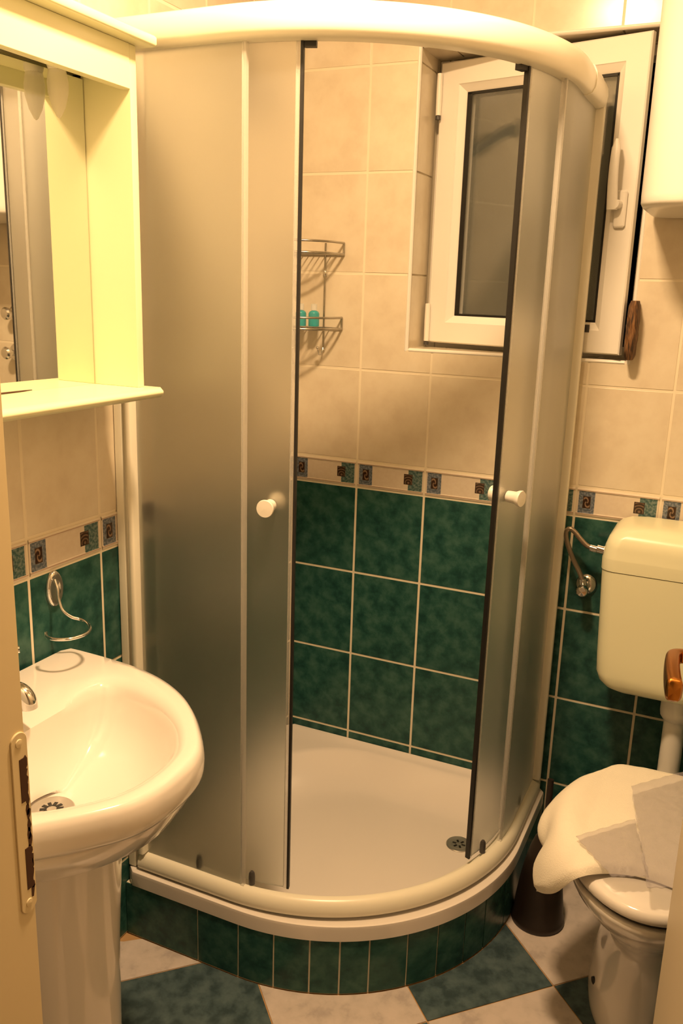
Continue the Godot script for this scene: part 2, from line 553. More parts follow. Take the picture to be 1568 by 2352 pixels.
const WIN := Rect2(0.327, 1.330, 0.563, 0.727)   # opening in the back wall: x, y, width, height
func room() -> void:
	tile_rng.seed = 4
	var e := 0.0013   # grout lies this deep under the tile faces
	# back wall with the window opening
	var mb := MB.new()
	var dz := 0.24
	var z0 := -e - dz / 2
	mb.box(Vector3((-0.2 + WIN.position.x) / 2, CEIL / 2, z0), Vector3(WIN.position.x + 0.2, CEIL, dz), 0.0005)
	mb.box(Vector3((WIN.end.x + ROOM_X + 0.2) / 2, CEIL / 2, z0), Vector3(ROOM_X + 0.2 - WIN.end.x, CEIL, dz), 0.0005)
	mb.box(Vector3(WIN.get_center().x, WIN.position.y / 2, z0), Vector3(WIN.size.x, WIN.position.y, dz), 0.0005)
	mb.box(Vector3(WIN.get_center().x, (WIN.end.y + CEIL) / 2, z0), Vector3(WIN.size.x, CEIL - WIN.end.y, dz), 0.0005)
	var wb := place("wall_back", mb, M.grout, self)
	tag(wb, "back wall with beige tiles above green tiles and the window opening", "wall", "", "structure")
	tiles(wb, Transform3D(Basis(), Vector3.ZERO), 0.0, ROOM_X, 0.0, [WIN.grow(0.001)])
	# tiles lining the window recess
	for s in [[0, WIN.position.x, 1], [1, WIN.end.x, -1]]:
		for r in [[WIN.position.y, 1.521], [1.521, 1.771], [1.771, 2.021], [2.021, WIN.end.y]]:
			var t := MB.new()
			t.box(Vector3(s[1] + s[2] * 0.002, (r[0] + r[1]) / 2, -0.068), Vector3(0.004, r[1] - r[0] - 0.004, 0.116), 0.001)
			var o := place("recess_tile", t, M.beige[1], wb, 60.0)
			o.position = o.position
	for r in [[WIN.position.x, 0.4], [0.4, 0.6], [0.6, 0.8], [0.8, WIN.end.x]]:
		for yy in [WIN.position.y + 0.002, WIN.end.y - 0.002]:
			var t := MB.new()
			t.box(Vector3((r[0] + r[1]) / 2, yy, -0.068), Vector3(r[1] - r[0] - 0.004, 0.004, 0.116), 0.001)
			place("recess_tile", t, M.beige[2], wb, 60.0)
	var tr := thing("trim_1", "thin white plastic edge trim round the window recess", "trim", Vector3(WIN.get_center().x, WIN.position.y, 0), "", "structure")
	for q in [[Vector3(WIN.position.x, WIN.get_center().y, 0), Vector3(0.011, WIN.size.y + 0.011, 0.012)], [Vector3(WIN.end.x, WIN.get_center().y, 0), Vector3(0.011, WIN.size.y + 0.011, 0.012)],
			[Vector3(WIN.get_center().x, WIN.position.y, 0), Vector3(WIN.size.x - 0.011, 0.011, 0.012)], [Vector3(WIN.get_center().x, WIN.end.y, 0), Vector3(WIN.size.x - 0.011, 0.011, 0.012)]]:
		var t := MB.new()
		t.box(q[0] + Vector3(0, 0, -0.004), q[1], 0.004)
		place("trim_strip", t, M.pvc, tr, 60.0)
	# left wall
	mb = MB.new()
	mb.box(Vector3(-e - 0.09, CEIL / 2, ROOM_Z / 2 + 0.065), Vector3(0.18, CEIL, ROOM_Z + 0.13 + 0.0), 0.0005)
	var wl := place("wall_left", mb, M.grout, self)
	tag(wl, "left wall tiled like the back wall behind washbasin and mirror cabinet", "wall", "", "structure")
	tiles(wl, Transform3D(Basis(Vector3(0, 0, -1), Vector3.UP, Vector3(1, 0, 0)), Vector3.ZERO), -ROOM_Z, 0.0, -0.032, [])
	# right wall
	mb = MB.new()
	mb.box(Vector3(ROOM_X + e + 0.09, CEIL / 2, ROOM_Z / 2 + 0.065), Vector3(0.18, CEIL, ROOM_Z + 0.13), 0.0005)
	var wr := place("wall_right", mb, M.grout, self)
	tag(wr, "right wall tiled like the back wall beside the toilet", "wall", "", "structure")
	tiles(wr, Transform3D(Basis(Vector3(0, 0, 1), Vector3.UP, Vector3(-1, 0, 0)), Vector3(ROOM_X, 0, 0)), 0.0, ROOM_Z, 0.02, [])
	# front wall with the doorway
	mb = MB.new()
	var fz := ROOM_Z + 0.065 + e
	mb.box(Vector3(0.16, CEIL / 2, fz), Vector3(0.64, CEIL, 0.13), 0.0005)
	mb.box(Vector3(1.42, CEIL / 2, fz), Vector3(0.36, CEIL, 0.13), 0.0005)
	mb.box(Vector3(0.86, 2.255, fz), Vector3(0.76, 0.39, 0.13), 0.0005)
	var wf := place("wall_front", mb, M.paint, self)
	tag(wf, "front wall with the doorway the picture is taken through", "wall", "", "structure")
	# floor: square tiles laid on the diagonal
	mb = MB.new()
	mb.box(Vector3(0.61, -0.052, 1.4), Vector3(2.4, 0.1, 3.8), 0.0005)
	var fl := place("floor", mb, M.floor_grout, self)
	tag(fl, "floor of diagonal grey green and pale stone tiles", "floor", "", "structure")
	var area := PackedVector2Array([Vector2(0.002, 0.002), Vector2(ROOM_X - 0.002, 0.002), Vector2(ROOM_X - 0.002, ROOM_Z + 0.1), Vector2(0.002, ROOM_Z + 0.1)])
	var ph := PackedVector2Array([Vector2(-0.01, -0.01)])
	for q in quadrant(0.796, 0.5, 0.0, -0.0001, 0.03):
		ph.append(Vector2(q[0].x, q[0].z))
	ph.append(Vector2(0.796, -0.01))
	ph[1].x = -0.01
	var p := 0.4365
	for i in range(-5, 6):
		for j in range(-4, 6):
			var u := -0.438 + i * p
			var w := 1.003 + j * p
			var g := 0.0022
			var c := []
			for q in [[u + g, w + g], [u + p - g, w + g], [u + p - g, w + p - g], [u + g, w + p - g]]:
				c.append(Vector2((q[1] + q[0]) / 2, (q[1] - q[0]) / 2))
			for part in Geometry2D.intersect_polygons(PackedVector2Array(c), area):
				for piece in cut_corner(Geometry2D.clip_polygons(part, ph)):
					if Geometry2D.is_polygon_clockwise(piece): continue
					var ar := 0.0
					for k in piece.size():
						ar += piece[k].cross(piece[(k + 1) % piece.size()])
					if absf(ar) < 0.0008: continue
					var t := MB.new()
					t.poly(piece, -0.003, 0.0, Basis(Vector3(1, 0, 0), Vector3(0, 0, 1), Vector3(0, 1, 0)))
					place("floor_tile", t, M.floor_dark if posmod(i + j, 2) == 1 else M.floor_light, fl, 30.0)
	# ceiling, and the hall behind the camera
	mb = MB.new()
	mb.box(Vector3(0.61, CEIL + 0.06, 1.4), Vector3(2.4, 0.12, 3.8), 0.0005)
	tag(place("ceiling", mb, M.paint, self), "plain painted ceiling over the shower room and hall", "ceiling", "", "structure")
	mb = MB.new()
	mb.box(Vector3(0.61, CEIL / 2, 3.2), Vector3(2.4, CEIL, 0.12), 0.0005)
	mb.box(Vector3(-0.42, CEIL / 2, 2.42), Vector3(0.12, CEIL, 1.46), 0.0005)
	mb.box(Vector3(1.72, CEIL / 2, 2.42), Vector3(0.12, CEIL, 1.46), 0.0005)
	tag(place("wall_hall", mb, M.paint, self), "plain walls of the dark hall outside the doorway", "wall", "", "structure")

func cut_corner(list: Array) -> Array: # the joint is wide and stained where plinth and left wall meet
	var out := []
	for p in list:
		if Geometry2D.is_polygon_clockwise(p): continue
		out.append_array(Geometry2D.clip_polygons(p, PackedVector2Array([Vector2(-0.02, 0.77), Vector2(0.075, 0.77), Vector2(0.012, 0.822), Vector2(-0.02, 0.835)])))
	return out
# ---------------------------------------------------------------- shower
const EXT := 0.765
const RAD := 0.5
func plinth_and_tray() -> void:
	var pl := thing("shower_plinth", "curved green tiled plinth under the white corner shower tray", "plinth", Vector3(0.4, 0, 0.4), "", "structure")
	var ext := 0.795
	var mb := MB.new()
	along(mb, quadrant(ext - 0.0022, RAD, 0.002, -0.002), rect(-0.06, 0.0, -0.001, 0.137))
	place("plinth_core", mb, M.grout, pl)
	var joints := [[0.198, 0.786], [0.303, 0.784], [0.385, 0.771], [0.459, 0.748], [0.516, 0.721], [0.568, 0.687], [0.632, 0.633], [0.681, 0.578], [0.722, 0.514], [0.752, 0.453], [0.777, 0.364]]
	var s := [0.0]
	for j in joints:
		s.append(j[0] if j[0] < 0.28 else sarc(j[0], j[1], 0.79, RAD))
	var total := (ext - RAD) * 2 + RAD * PI / 2
	s.append(total - 0.19)
	s.append(total)
	for i in s.size() - 1:
		var t := MB.new()
		along(t, quadrant(ext, RAD, s[i] + 0.0018, s[i + 1] - 0.0018, 0.02), rect(-0.004, 0.0, 0.003, 0.136))
		place("tile", t, M.green[i % 4], pl, 30.0)
	# tray
	var tr := thing("shower_tray", "white quadrant shower tray with raised back ledge and round drain", "shower tray", Vector3(0.4, 0.137, 0.4))
	var n := 128
	var c := Vector2(0.40, 0.40)
	var inside_out := func(x: float, z: float) -> bool:
		if x < 0.001 or z < 0.001 or x > 0.797 or z > 0.797: return false
		return not (x > 0.297 and z > 0.297 and Vector2(x - 0.297, z - 0.297).length() > 0.5)
	var inside_in := func(x: float, z: float, m: float, o: float, rr: float) -> bool:
		if x < m or z < m or x > o or z > o: return false
		var k := o - 0.44
		if x > k and z > k and Vector2(x - k, z - k).length() > 0.44: return false
		if x < m + rr and z < m + rr and Vector2(x - m - rr, z - m - rr).length() > rr: return false
		if x < m + 0.1 and z > o - 0.1 and Vector2(x - m - 0.1, z - o + 0.1).length() > 0.1: return false
		if z < m + 0.1 and x > o - 0.1 and Vector2(x - o + 0.1, z - m - 0.1).length() > 0.1: return false
		return true
	var ring := func(f: Callable, y: float) -> PackedVector3Array:
		var out := PackedVector3Array()
		for i in n:
			var a := TAU * (i + 0.5) / n
			var d := Vector2(cos(a), sin(a))
			var lo := 0.0
			var hi := 0.9
			for k in 22:
				var mid := (lo + hi) / 2
				var q := c + d * mid
				if f.call(q.x, q.y): lo = mid
				else: hi = mid
			out.append(Vector3(c.x + d.x * lo, y, c.y + d.y * lo))
		return out
	var o: PackedVector3Array = ring.call(inside_out, 0.172)
	var i1: PackedVector3Array = ring.call(func(x, z): return inside_in.call(x, z, 0.036, 0.735, 0.27), 0.1632)
	var i2: PackedVector3Array = ring.call(func(x, z): return inside_in.call(x, z, 0.150, 0.690, 0.22), 0.0992)
	var sc := func(r: PackedVector3Array, k: float, y: float) -> PackedVector3Array:
		var out := PackedVector3Array()
		for q in r: out.append(Vector3(c.x + (q.x - c.x) * k, y, c.y + (q.z - c.y) * k))
		return out
	var mix := func(a: PackedVector3Array, b: PackedVector3Array, k: float, y: float) -> PackedVector3Array:
		var out := PackedVector3Array()
		for q in a.size(): out.append(Vector3(lerpf(a[q].x, b[q].x, k), y, lerpf(a[q].z, b[q].z, k)))
		return out
	mb = MB.new()
	var low: PackedVector3Array = ring.call(func(x, z): return inside_in.call(x, z, 0.012, 0.728, 0.2), 0.086)
	mb.loft([sc.call(low, 0.99, 0.086), sc.call(low, 1.0, 0.087), sc.call(low, 1.0, 0.1372), sc.call(o, 0.985, 0.1372), sc.call(o, 1.0, 0.1376), sc.call(o, 1.0, 0.166), sc.call(o, 0.997, 0.1725), sc.call(o, 0.985, 0.1745), mix.call(o, i1, 0.45, 0.168), mix.call(o, i1, 0.7, 0.1655), mix.call(o, i1, 0.93, 0.1645),
		i1, mix.call(i1, i2, 0.06, 0.160), mix.call(i1, i2, 0.2, 0.147), mix.call(i1, i2, 0.42, 0.129), mix.call(i1, i2, 0.62, 0.1155), mix.call(i1, i2, 0.78, 0.1070), mix.call(i1, i2, 0.88, 0.1024), mix.call(i1, i2, 0.95, 0.1004), i2, sc.call(i2, 0.965, 0.0984), sc.call(i2, 0.92, 0.0974), sc.call(i2, 0.85, 0.0966), sc.call(i2, 0.6, 0.0957), sc.call(i2, 0.2, 0.0955)], true, true)
	# the hollow under the tray floor is closed by the plinth
	place("basin", mb, M.acrylic, tr, 50.0)
	var dr := drain(Vector3(0.632, 0.0972, 0.246), 0.033, tr, 6)
	dr.name = "drain"

func drain(at: Vector3, r: float, parent: Node, holes: int) -> MeshInstance3D: # a dished steel ring with a dark cup and a slotted grate
	var mb := MB.new()
	mb.lathe([Vector2(r * 0.58, 0.0004), Vector2(r * 0.99, -0.001), Vector2(r, 0.0008), Vector2(r * 0.95, 0.0026), Vector2(r * 0.84, 0.0028), Vector2(r * 0.64, 0.0010)], at, Basis(), 36)
	var d := place("drain", mb, M.steel, parent)
	var g := MB.new()
	g.lathe([Vector2(r * 0.02, 0.0002), Vector2(r * 0.60, 0.0002), Vector2(r * 0.60, 0.0014), Vector2(r * 0.02, 0.0018)], at, Basis(), 30)
	place("grate", g, M.steel, d)
	for k in holes:
		var a := TAU * k / holes
		var h := MB.new()
		var b := Basis(Vector3.UP, -a)
		h.box(at + Vector3(cos(a), 0, sin(a)) * r * 0.36 + Vector3(0, 0.0018, 0), Vector3(r * 0.30, 0.0009, r * 0.16), 0.0002, b)
		place("slot", h, M.black, d)
	return d

func enclosure() -> void:
	var e := thing("shower_enclosure", "quadrant shower enclosure of frosted curved glass between white rails", "shower enclosure", Vector3(0.4, 0.172, 0.4))
	# rails
	var mb := MB.new()
	along(mb, quadrant(EXT, RAD, 0.03, -0.03), [Vector2(-0.020, 0.1755), Vector2(0.016, 0.1755), Vector2(0.021, 0.182), Vector2(0.0215, 0.192), Vector2(0.018, 0.203), Vector2(0.011, 0.2115), Vector2(0.002, 0.2145), Vector2(-0.004, 0.2135), Vector2(-0.005, 0.205), Vector2(-0.020, 0.200)])
	place("bottom_rail", mb, M.rail, e, 50.0)
	mb = MB.new()
	along(mb, quadrant(EXT, RAD, 0.012, -0.04), [Vector2(-0.022, 1.885), Vector2(0.008, 1.883), Vector2(0.018, 1.887), Vector2(0.0235, 1.897), Vector2(0.025, 1.911), Vector2(0.0235, 1.925), Vector2(0.018, 1.936), Vector2(0.008, 1.941), Vector2(-0.022, 1.941)])
	var tr := place("top_rail", mb, M.rail, e, 50.0)
	mb = MB.new()
	along(mb, quadrant(EXT, RAD, 0.2651 * 2 + RAD * PI / 2 - 0.20, -0.10), [Vector2(-0.024, 1.883), Vector2(0.009, 1.8815), Vector2(0.0195, 1.886), Vector2(0.0252, 1.8965), Vector2(0.0268, 1.911), Vector2(0.0252, 1.926), Vector2(0.0195, 1.9375), Vector2(0.009, 1.943), Vector2(-0.024, 1.943)])
	place("end_sleeve", mb, M.rail, tr, 50.0)
	# upright profiles on the walls
	var wall_profile := func(left: bool) -> void:
		var b := MB.new()
		var f := func(x: float, y: float, z: float) -> Vector3: return Vector3(x, y, z) if left else Vector3(z, y, x)
		for q in [[0.001, 0.021, 0.742, 0.782], [0.020, 0.033, 0.747, 0.776]]:
			var a: Vector3 = f.call(q[0], 0.1756, q[2])
			var z: Vector3 = f.call(q[1], 1.915, q[3])
			b.box((a + z) / 2, (z - a).abs(), 0.002)
		var w := place("wall_profile", b, M.rail, e, 60.0)
		b = MB.new()
		var a2: Vector3 = f.call(0.031, 0.215, 0.751)
		var z2: Vector3 = f.call(0.047, 1.886, 0.787)
		b.box((a2 + z2) / 2, (z2 - a2).abs(), 0.004)
		place("panel_frame", b, M.rail, w, 60.0)
	wall_profile.call(true)
	wall_profile.call(false)
	# glass
	var t := 0.0025
	var total := (EXT - RAD) * 2 + RAD * PI / 2
	var s_l := sarc(0.293, 0.764, EXT, RAD)
	var s_r := total - sarc(0.345, 0.760, EXT, RAD)
	for side in 2:
		mb = MB.new()
		if side == 0: along(mb, quadrant(EXT, RAD, 0.046, s_l, 0.01), rect(-t, t, 0.212, 1.888))
		else: along(mb, quadrant(EXT, RAD, s_r, -0.046, 0.01), rect(-t, t, 0.212, 1.888))
		var gl := place("fixed_panel", mb, M.frosted, e, 50.0)
		mb = MB.new()
		var sa := s_l if side == 0 else s_r
		along(mb, quadrant(EXT, RAD, sa if side == 0 else sa - 0.008, sa + 0.008 if side == 0 else sa, 0.003), rect(-0.005, 0.005, 0.214, 1.886))
		place("edge_strip", mb, M.clear_strip, gl, 50.0)
		# sliding door, pushed back behind the fixed panel
		var de := 0.747
		var dr := RAD - 0.018
		var dt := (de - dr) * 2 + dr * PI / 2
		var free := sarc(0.389, 0.735, de, dr) if side == 0 else dt - sarc(0.451, 0.714, de, dr)
		var sg := 1.0 if side == 0 else -1.0
		free -= sg * 0.008
		var back := 0.075 if side == 0 else dt - 0.075
		mb = MB.new()
		along(mb, quadrant(de, dr, minf(free, back), maxf(free, back), 0.01), rect(-t, t, 0.2175, 1.886))
		var door := place("sliding_door", mb, M.frosted, e, 50.0)
		mb = MB.new()
		along(mb, quadrant(de, dr, minf(free + sg * 0.008, free + sg * 0.013), maxf(free + sg * 0.008, free + sg * 0.013), 0.004), rect(-0.005, 0.006, 0.2165, 1.887))
		place("magnet_seal", mb, M.seal, door, 50.0)
		mb = MB.new()
		along(mb, quadrant(de, dr, minf(free, free + sg * 0.008), maxf(free, free + sg * 0.008), 0.004), rect(-0.0045, 0.0045, 0.2165, 1.887))
		place("edge_strip", mb, M.clear_strip, door, 50.0)
		# guide rollers at the foot, guide blocks under the top rail
		for q in ([[0.313, 0.752], [0.180, 0.747]] if side == 0 else [[0.410, 0.727], [0.180, 0.747]]):
			var sp: float = q[0] if q[0] < de - dr else sarc(q[0], q[1], de, dr)
			if side == 1: sp = dt - sp
			var spot := quadrant(de, dr, sp, sp + 0.01, 1.0)[0] as Array
			mb = MB.new()
			mb.lathe([Vector2(0.001, 0.2146), Vector2(0.007, 0.2146), Vector2(0.0072, 0.232), Vector2(0.0062, 0.241), Vector2(0.0035, 0.2455), Vector2(0.001, 0.2462)], spot[0] + spot[1] * 0.009, Basis(), 18)
			place("roller", mb, M.grey_plastic, door)
		mb = MB.new()
		along(mb, quadrant(de, dr, minf(free + sg * 0.013, free + sg * 0.034), maxf(free + sg * 0.013, free + sg * 0.034), 0.006), rect(-0.010, 0.004, 1.876, 1.887))
		place("guide_block", mb, M.seal, door)
		# knob through the glass
		var ks := sarc(0.344, 0.742, de, dr) if side == 0 else dt - sarc(0.413, 0.728, de, dr)
		var kp := quadrant(de, dr, ks, ks + 0.01, 1.0)[0] as Array
		for o in [1.0, -1.0]:
			mb = MB.new()
			var nb := Basis((kp[1] as Vector3).cross(Vector3.UP), kp[1] * o, Vector3.UP)
			mb.lathe([Vector2(0.001, 0.003), Vector2(0.012, 0.003), Vector2(0.0125, 0.010), Vector2(0.013, 0.022), Vector2(0.0165, 0.029), Vector2(0.0175, 0.034), Vector2(0.0165, 0.0365), Vector2(0.001, 0.0372)], kp[0] + Vector3(0, 1.069, 0), nb, 26)
			place("knob", mb, M.white, door)

# ---------------------------------------------------------------- window and door
func window_and_door() -> void:
	var w := thing("window_1", "white plastic window standing ajar in the tiled recess at night", "window", Vector3(0.615, WIN.position.y, -0.15), "", "structure")
	# fixed frame at the back of the recess
	for q in [[Vector3(0.340, 1.6935, -0.19), Vector3(0.026, 0.727, 0.07)], [Vector3(0.877, 1.6935, -0.19), Vector3(0.026, 0.727, 0.07)], [Vector3(0.6085, 1.343, -0.19), Vector3(0.511, 0.026, 0.07)], [Vector3(0.6085, 2.044, -0.19), Vector3(0.511, 0.026, 0.07)]]:
		var f := MB.new()
		f.box(q[0], q[1], 0.003)
		place("frame_bar", f, M.pvc, w, 60.0)
	# sash, hinged left, its right side standing out into the room
	var A := Vector3(0.345, 0, -0.112)
	var B := Vector3(0.868, 0, 0.018)
	var u := (B - A).normalized()
	var n := Vector3(-u.z, 0, u.x)
	var L := A.distance_to(B)
	var bs := Basis(u, Vector3.UP, n)
	var y0 := 1.348
	var y1 := 2.041
	var d := 0.058
	var fw := 0.072
	var P := func(x: float, y: float, z: float) -> Vector3: return A + u * x + n * z + Vector3.UP * y
	var sash: MeshInstance3D
	var st := MB.new()
	# mitred bars with a sloping glazing bead on the inner edge
	var outer := [Vector2(0, y0), Vector2(L, y0), Vector2(L, y1), Vector2(0, y1)]
	var steps := [[0.02, -d], [0.02, -0.02], [0.0, -0.019], [0.0, -0.003], [0.003, 0.0], [fw - 0.018, 0.0], [fw - 0.016, -0.0035], [fw - 0.004, -0.012], [fw, -0.016], [fw, -d]]
	var rings := []
	for s in steps:
		var r := PackedVector3Array()
		for k in 4:
			var o: Vector2 = outer[k]
			r.append(P.call(o.x + (s[0] if k == 0 or k == 3 else -s[0]), o.y + (s[0] if k < 2 else -s[0]), s[1]))
		rings.append(r)
	st.loft(rings, true, false, true)
	sash = place("sash", st, M.pvc, w, 30.0)
	var gk := MB.new()
	for q in [[P.call(fw + 0.007, (y0 + y1) / 2, -0.0175), Vector3(0.014, y1 - y0 - 2 * fw, 0.002)], [P.call(L - fw - 0.003, (y0 + y1) / 2, -0.0175), Vector3(0.007, y1 - y0 - 2 * fw, 0.002)], [P.call(L / 2, y0 + fw + 0.003, -0.0175), Vector3(L - 2 * fw, 0.006, 0.002)], [P.call(L / 2, y1 - fw - 0.003, -0.0175), Vector3(L - 2 * fw, 0.008, 0.002)]]:
		gk.box(q[0], q[1], 0.001, bs)
	place("gasket", gk, M.black, sash)
	for zz in [-0.0205, -0.0365]:
		var g := MB.new()
		g.box(P.call(L / 2, (y0 + y1) / 2, zz), Vector3(L - 2 * fw + 0.004, y1 - y0 - 2 * fw + 0.004, 0.004), 0.0004, bs)
		place("pane", g, M.pane, sash, 20.0)
	# hinges
	for yy in [1.965, 1.40]:
		var h := MB.new()
		h.lathe([Vector2(0.001, -0.05), Vector2(0.007, -0.049), Vector2(0.0075, 0.0), Vector2(0.007, 0.049), Vector2(0.001, 0.05)], P.call(0.005, yy, 0.0105), Basis(), 14)
		place("hinge", h, M.pvc, sash)
		h = MB.new()
		h.lathe([Vector2(0.001, -0.004), Vector2(0.0068, -0.004), Vector2(0.0068, 0.004), Vector2(0.001, 0.004)], P.call(0.005, yy - 0.055, 0.0105), Basis(), 12)
		place("hinge_pin", h, M.grey_plastic, sash)
	# handle: back plate and long lever hanging up along the stile
	var hx := L - 0.036
	var hd := MB.new()
	hd.box(P.call(hx + 0.006, 1.675, 0.006), Vector3(0.028, 0.082, 0.012), 0.005, bs)
	var lv := []
	for k in 9:
		var f := k / 8.0
		var ww := lerpf(0.013, 0.010, f)
		var cx: float = hx - 0.004
		var yy := lerpf(1.672, 1.82, f)
		var zz := 0.030 + 0.012 * sin(f * PI * 0.8)
		if f > 0.95: ww = 0.004
		var r := PackedVector3Array()
		for j in 12:
			var a := TAU * j / 12
			r.append(P.call(cx + cos(a) * ww, yy, zz + sin(a) * 0.007))
		lv.append(r)
	hd.loft(lv)
	var neck := []
	for k in 5:
		neck.append(P.call(hx + 0.003, 1.684, 0.008 + k * 0.007))
	hd.tube(neck, 0.0105, 14)
	place("window_handle", hd, M.pvc, sash, 50.0)
	var lk := MB.new()
	lk.box(P.call(L - 0.086, y0 + 0.058, 0.0006), Vector3(0.016, 0.018, 0.002), 0.0005, bs)
	place("drain_cap", lk, M.grey_plastic, sash)
	# wedge of wood between sash and wall
	var wd := MB.new()
	var wr := []
	for k in 13:
		var f := k / 12.0
		var yy := lerpf(1.340, 1.474, f)
		var end := 1.0 - pow(absf(f - 0.5) * 2.0, 6.0) * 0.35
		var r := PackedVector3Array()
		for j in 16:
			var a := TAU * j / 16
			var ca := signf(cos(a)) * pow(absf(cos(a)), 0.55)
			var sa := signf(sin(a)) * pow(absf(sin(a)), 0.55)
			var wob := 1.0 + 0.07 * sin(k * 1.7 + j * 2.1)
			r.append(Vector3(0.8935 + ca * 0.0125 * end * wob, yy, 0.024 + sa * 0.034 * end * wob))
		wr.append(r)
	wd.loft(wr)
	tag(place("wooden_wedge", wd, M.wood, self, 40.0), "dark rough wooden wedge holding the window sash ajar", "wedge")
	# door frame on the left of the doorway, with the strike plate
	var j := thing("trim_2", "worn cream painted door jamb with rusty strike plate cutouts", "door jamb", Vector3(0.49, 0, ROOM_Z + 0.06), "", "structure")
	var jb := MB.new()
	jb.box(Vector3(0.490, 1.03, ROOM_Z + 0.066), Vector3(0.02, 2.06, 0.136), 0.0025)
	jb.box(Vector3(0.455, 1.03, ROOM_Z + 0.142), Vector3(0.09, 2.06, 0.016), 0.0025)
	place("jamb_board", jb, M.jamb, j, 60.0)
	jb = MB.new()
	jb.box(Vector3(0.86, 2.065, ROOM_Z + 0.066), Vector3(0.72, 0.02, 0.136), 0.0025)
	place("head_board", jb, M.jamb, j, 60.0)
	var sp := MB.new()
	var oval := PackedVector2Array()
	for k in 24:
		var a := TAU * k / 24
		oval.append(Vector2(0.0115 * cos(a), (0.110 - 0.0115) * signf(sin(a)) + 0.0115 * sin(a)))
	var jbasis := Basis(Vector3(0, 0, 1), Vector3(0, 1, 0), Vector3(1, 0, 0))
	sp.poly(oval, 0.0, 0.0018, jbasis, Vector3(0.5, 0.905, ROOM_Z + 0.0095), 0.0006)
	var plate := place("strike_plate", sp, M.jamb, j, 40.0)
	for q in [[0.958, 0.052], [0.850, 0.052]]:
		var r := MB.new()
		r.box(Vector3(0.5016, q[0], ROOM_Z + 0.0065), Vector3(0.0012, q[1], 0.0095), 0.0004)
		place("latch_slot", r, M.rust, plate)
	for yy in [1.003, 0.808]:
		var r := MB.new()
		r.lathe([Vector2(0.0005, 0.0), Vector2(0.005, 0.0), Vector2(0.0045, 0.0012), Vector2(0.0005, 0.0016)], Vector3(0.5016, yy, ROOM_Z + 0.010), Basis(Vector3(0, 1, 0), Vector3(1, 0, 0), Vector3(0, 0, 1)), 14)
		place("screw_head", r, M.jamb, plate)
	var rng := RandomNumberGenerator.new()
	rng.seed = 9
	var chip := MB.new()
	for k in 16:
		var yy := lerpf(0.815, 0.985, (k + rng.randf() * 0.6) / 16.0)
		var pts := PackedVector2Array()
		for i in 7:
			var a := TAU * i / 7
			var rr := rng.randf_range(0.5, 1.0)
			pts.append(Vector2(cos(a) * 0.0038 * rr, sin(a) * rng.randf_range(0.004, 0.011)))
		chip.poly(pts, 0.0, 0.0021, jbasis, Vector3(0.5, yy, ROOM_Z + 0.0022 + rng.randf() * 0.0015))
	place("chipped_paint", chip, M.rust, j, 20.0)
	# the door leaf, opened into the room on the right
	var hinge := Vector3(1.213, 0, ROOM_Z)
	var free := Vector3(1.147, 0, 0.90)
	var du := (free - hinge).normalized()
	var dn := Vector3(du.z, 0, -du.x)  # towards the washbasin
	if dn.x > 0: dn = -dn
	var dl := hinge.distance_to(free)
	var db := Basis(du, Vector3.UP, du.cross(Vector3.UP))
	var dr := thing("door_1", "cream painted door leaf standing open at the right with bronze lever", "door", hinge, "", "structure")
	var lf := MB.new()
	lf.box((hinge + free) / 2 - dn * 0.02 + Vector3(0, 1.01, 0), Vector3(dl, 1.99, 0.04), 0.003, db)
	var leaf := place("door_leaf", lf, M.door_paint, dr, 60.0)
	var ax := free - du * 0.055
	var hp := MB.new()
	hp.box(ax + dn * 0.003 + Vector3(0, 0.96, 0), Vector3(0.038, 0.21, 0.006), 0.0025, db)
	var hn := place("door_handle", hp, M.bronze, dr, 60.0)
	var lever := MB.new()
	var hy := 1.002
	var path := spline([ax + dn * 0.004 + Vector3(0, hy, 0), ax + dn * 0.030 + Vector3(0, hy, 0), ax + dn * 0.046 - du * 0.010 + Vector3(0, hy, 0), ax + dn * 0.050 - du * 0.045 + Vector3(0, hy, 0), ax + dn * 0.050 - du * 0.085 + Vector3(0, hy - 0.002, 0), ax + dn * 0.048 - du * 0.118 + Vector3(0, hy - 0.004, 0)], 5)
	var lr := []
	for i in path.size():
		var dd: Vector3 = (path[mini(i + 1, path.size() - 1)] - path[maxi(i - 1, 0)]).normalized()
		var sd := dd.cross(Vector3.UP).normalized()
		var r := PackedVector3Array()
		var k := float(i) / (path.size() - 1)
		var hh := lerpf(0.009, 0.0155, smoothstep(0.2, 0.9, k))
		var ww := lerpf(0.009, 0.0105, k)
		if i == path.size() - 1:
			hh *= 0.75
			ww *= 0.7
		for q in 16:
			var a := TAU * q / 16
			r.append(path[i] + sd * signf(cos(a)) * pow(absf(cos(a)), 0.6) * ww + Vector3.UP * signf(sin(a)) * pow(absf(sin(a)), 0.6) * hh)
		lr.append(r)
	lever.loft(lr)
	place("lever", lever, M.bronze, hn, 50.0)

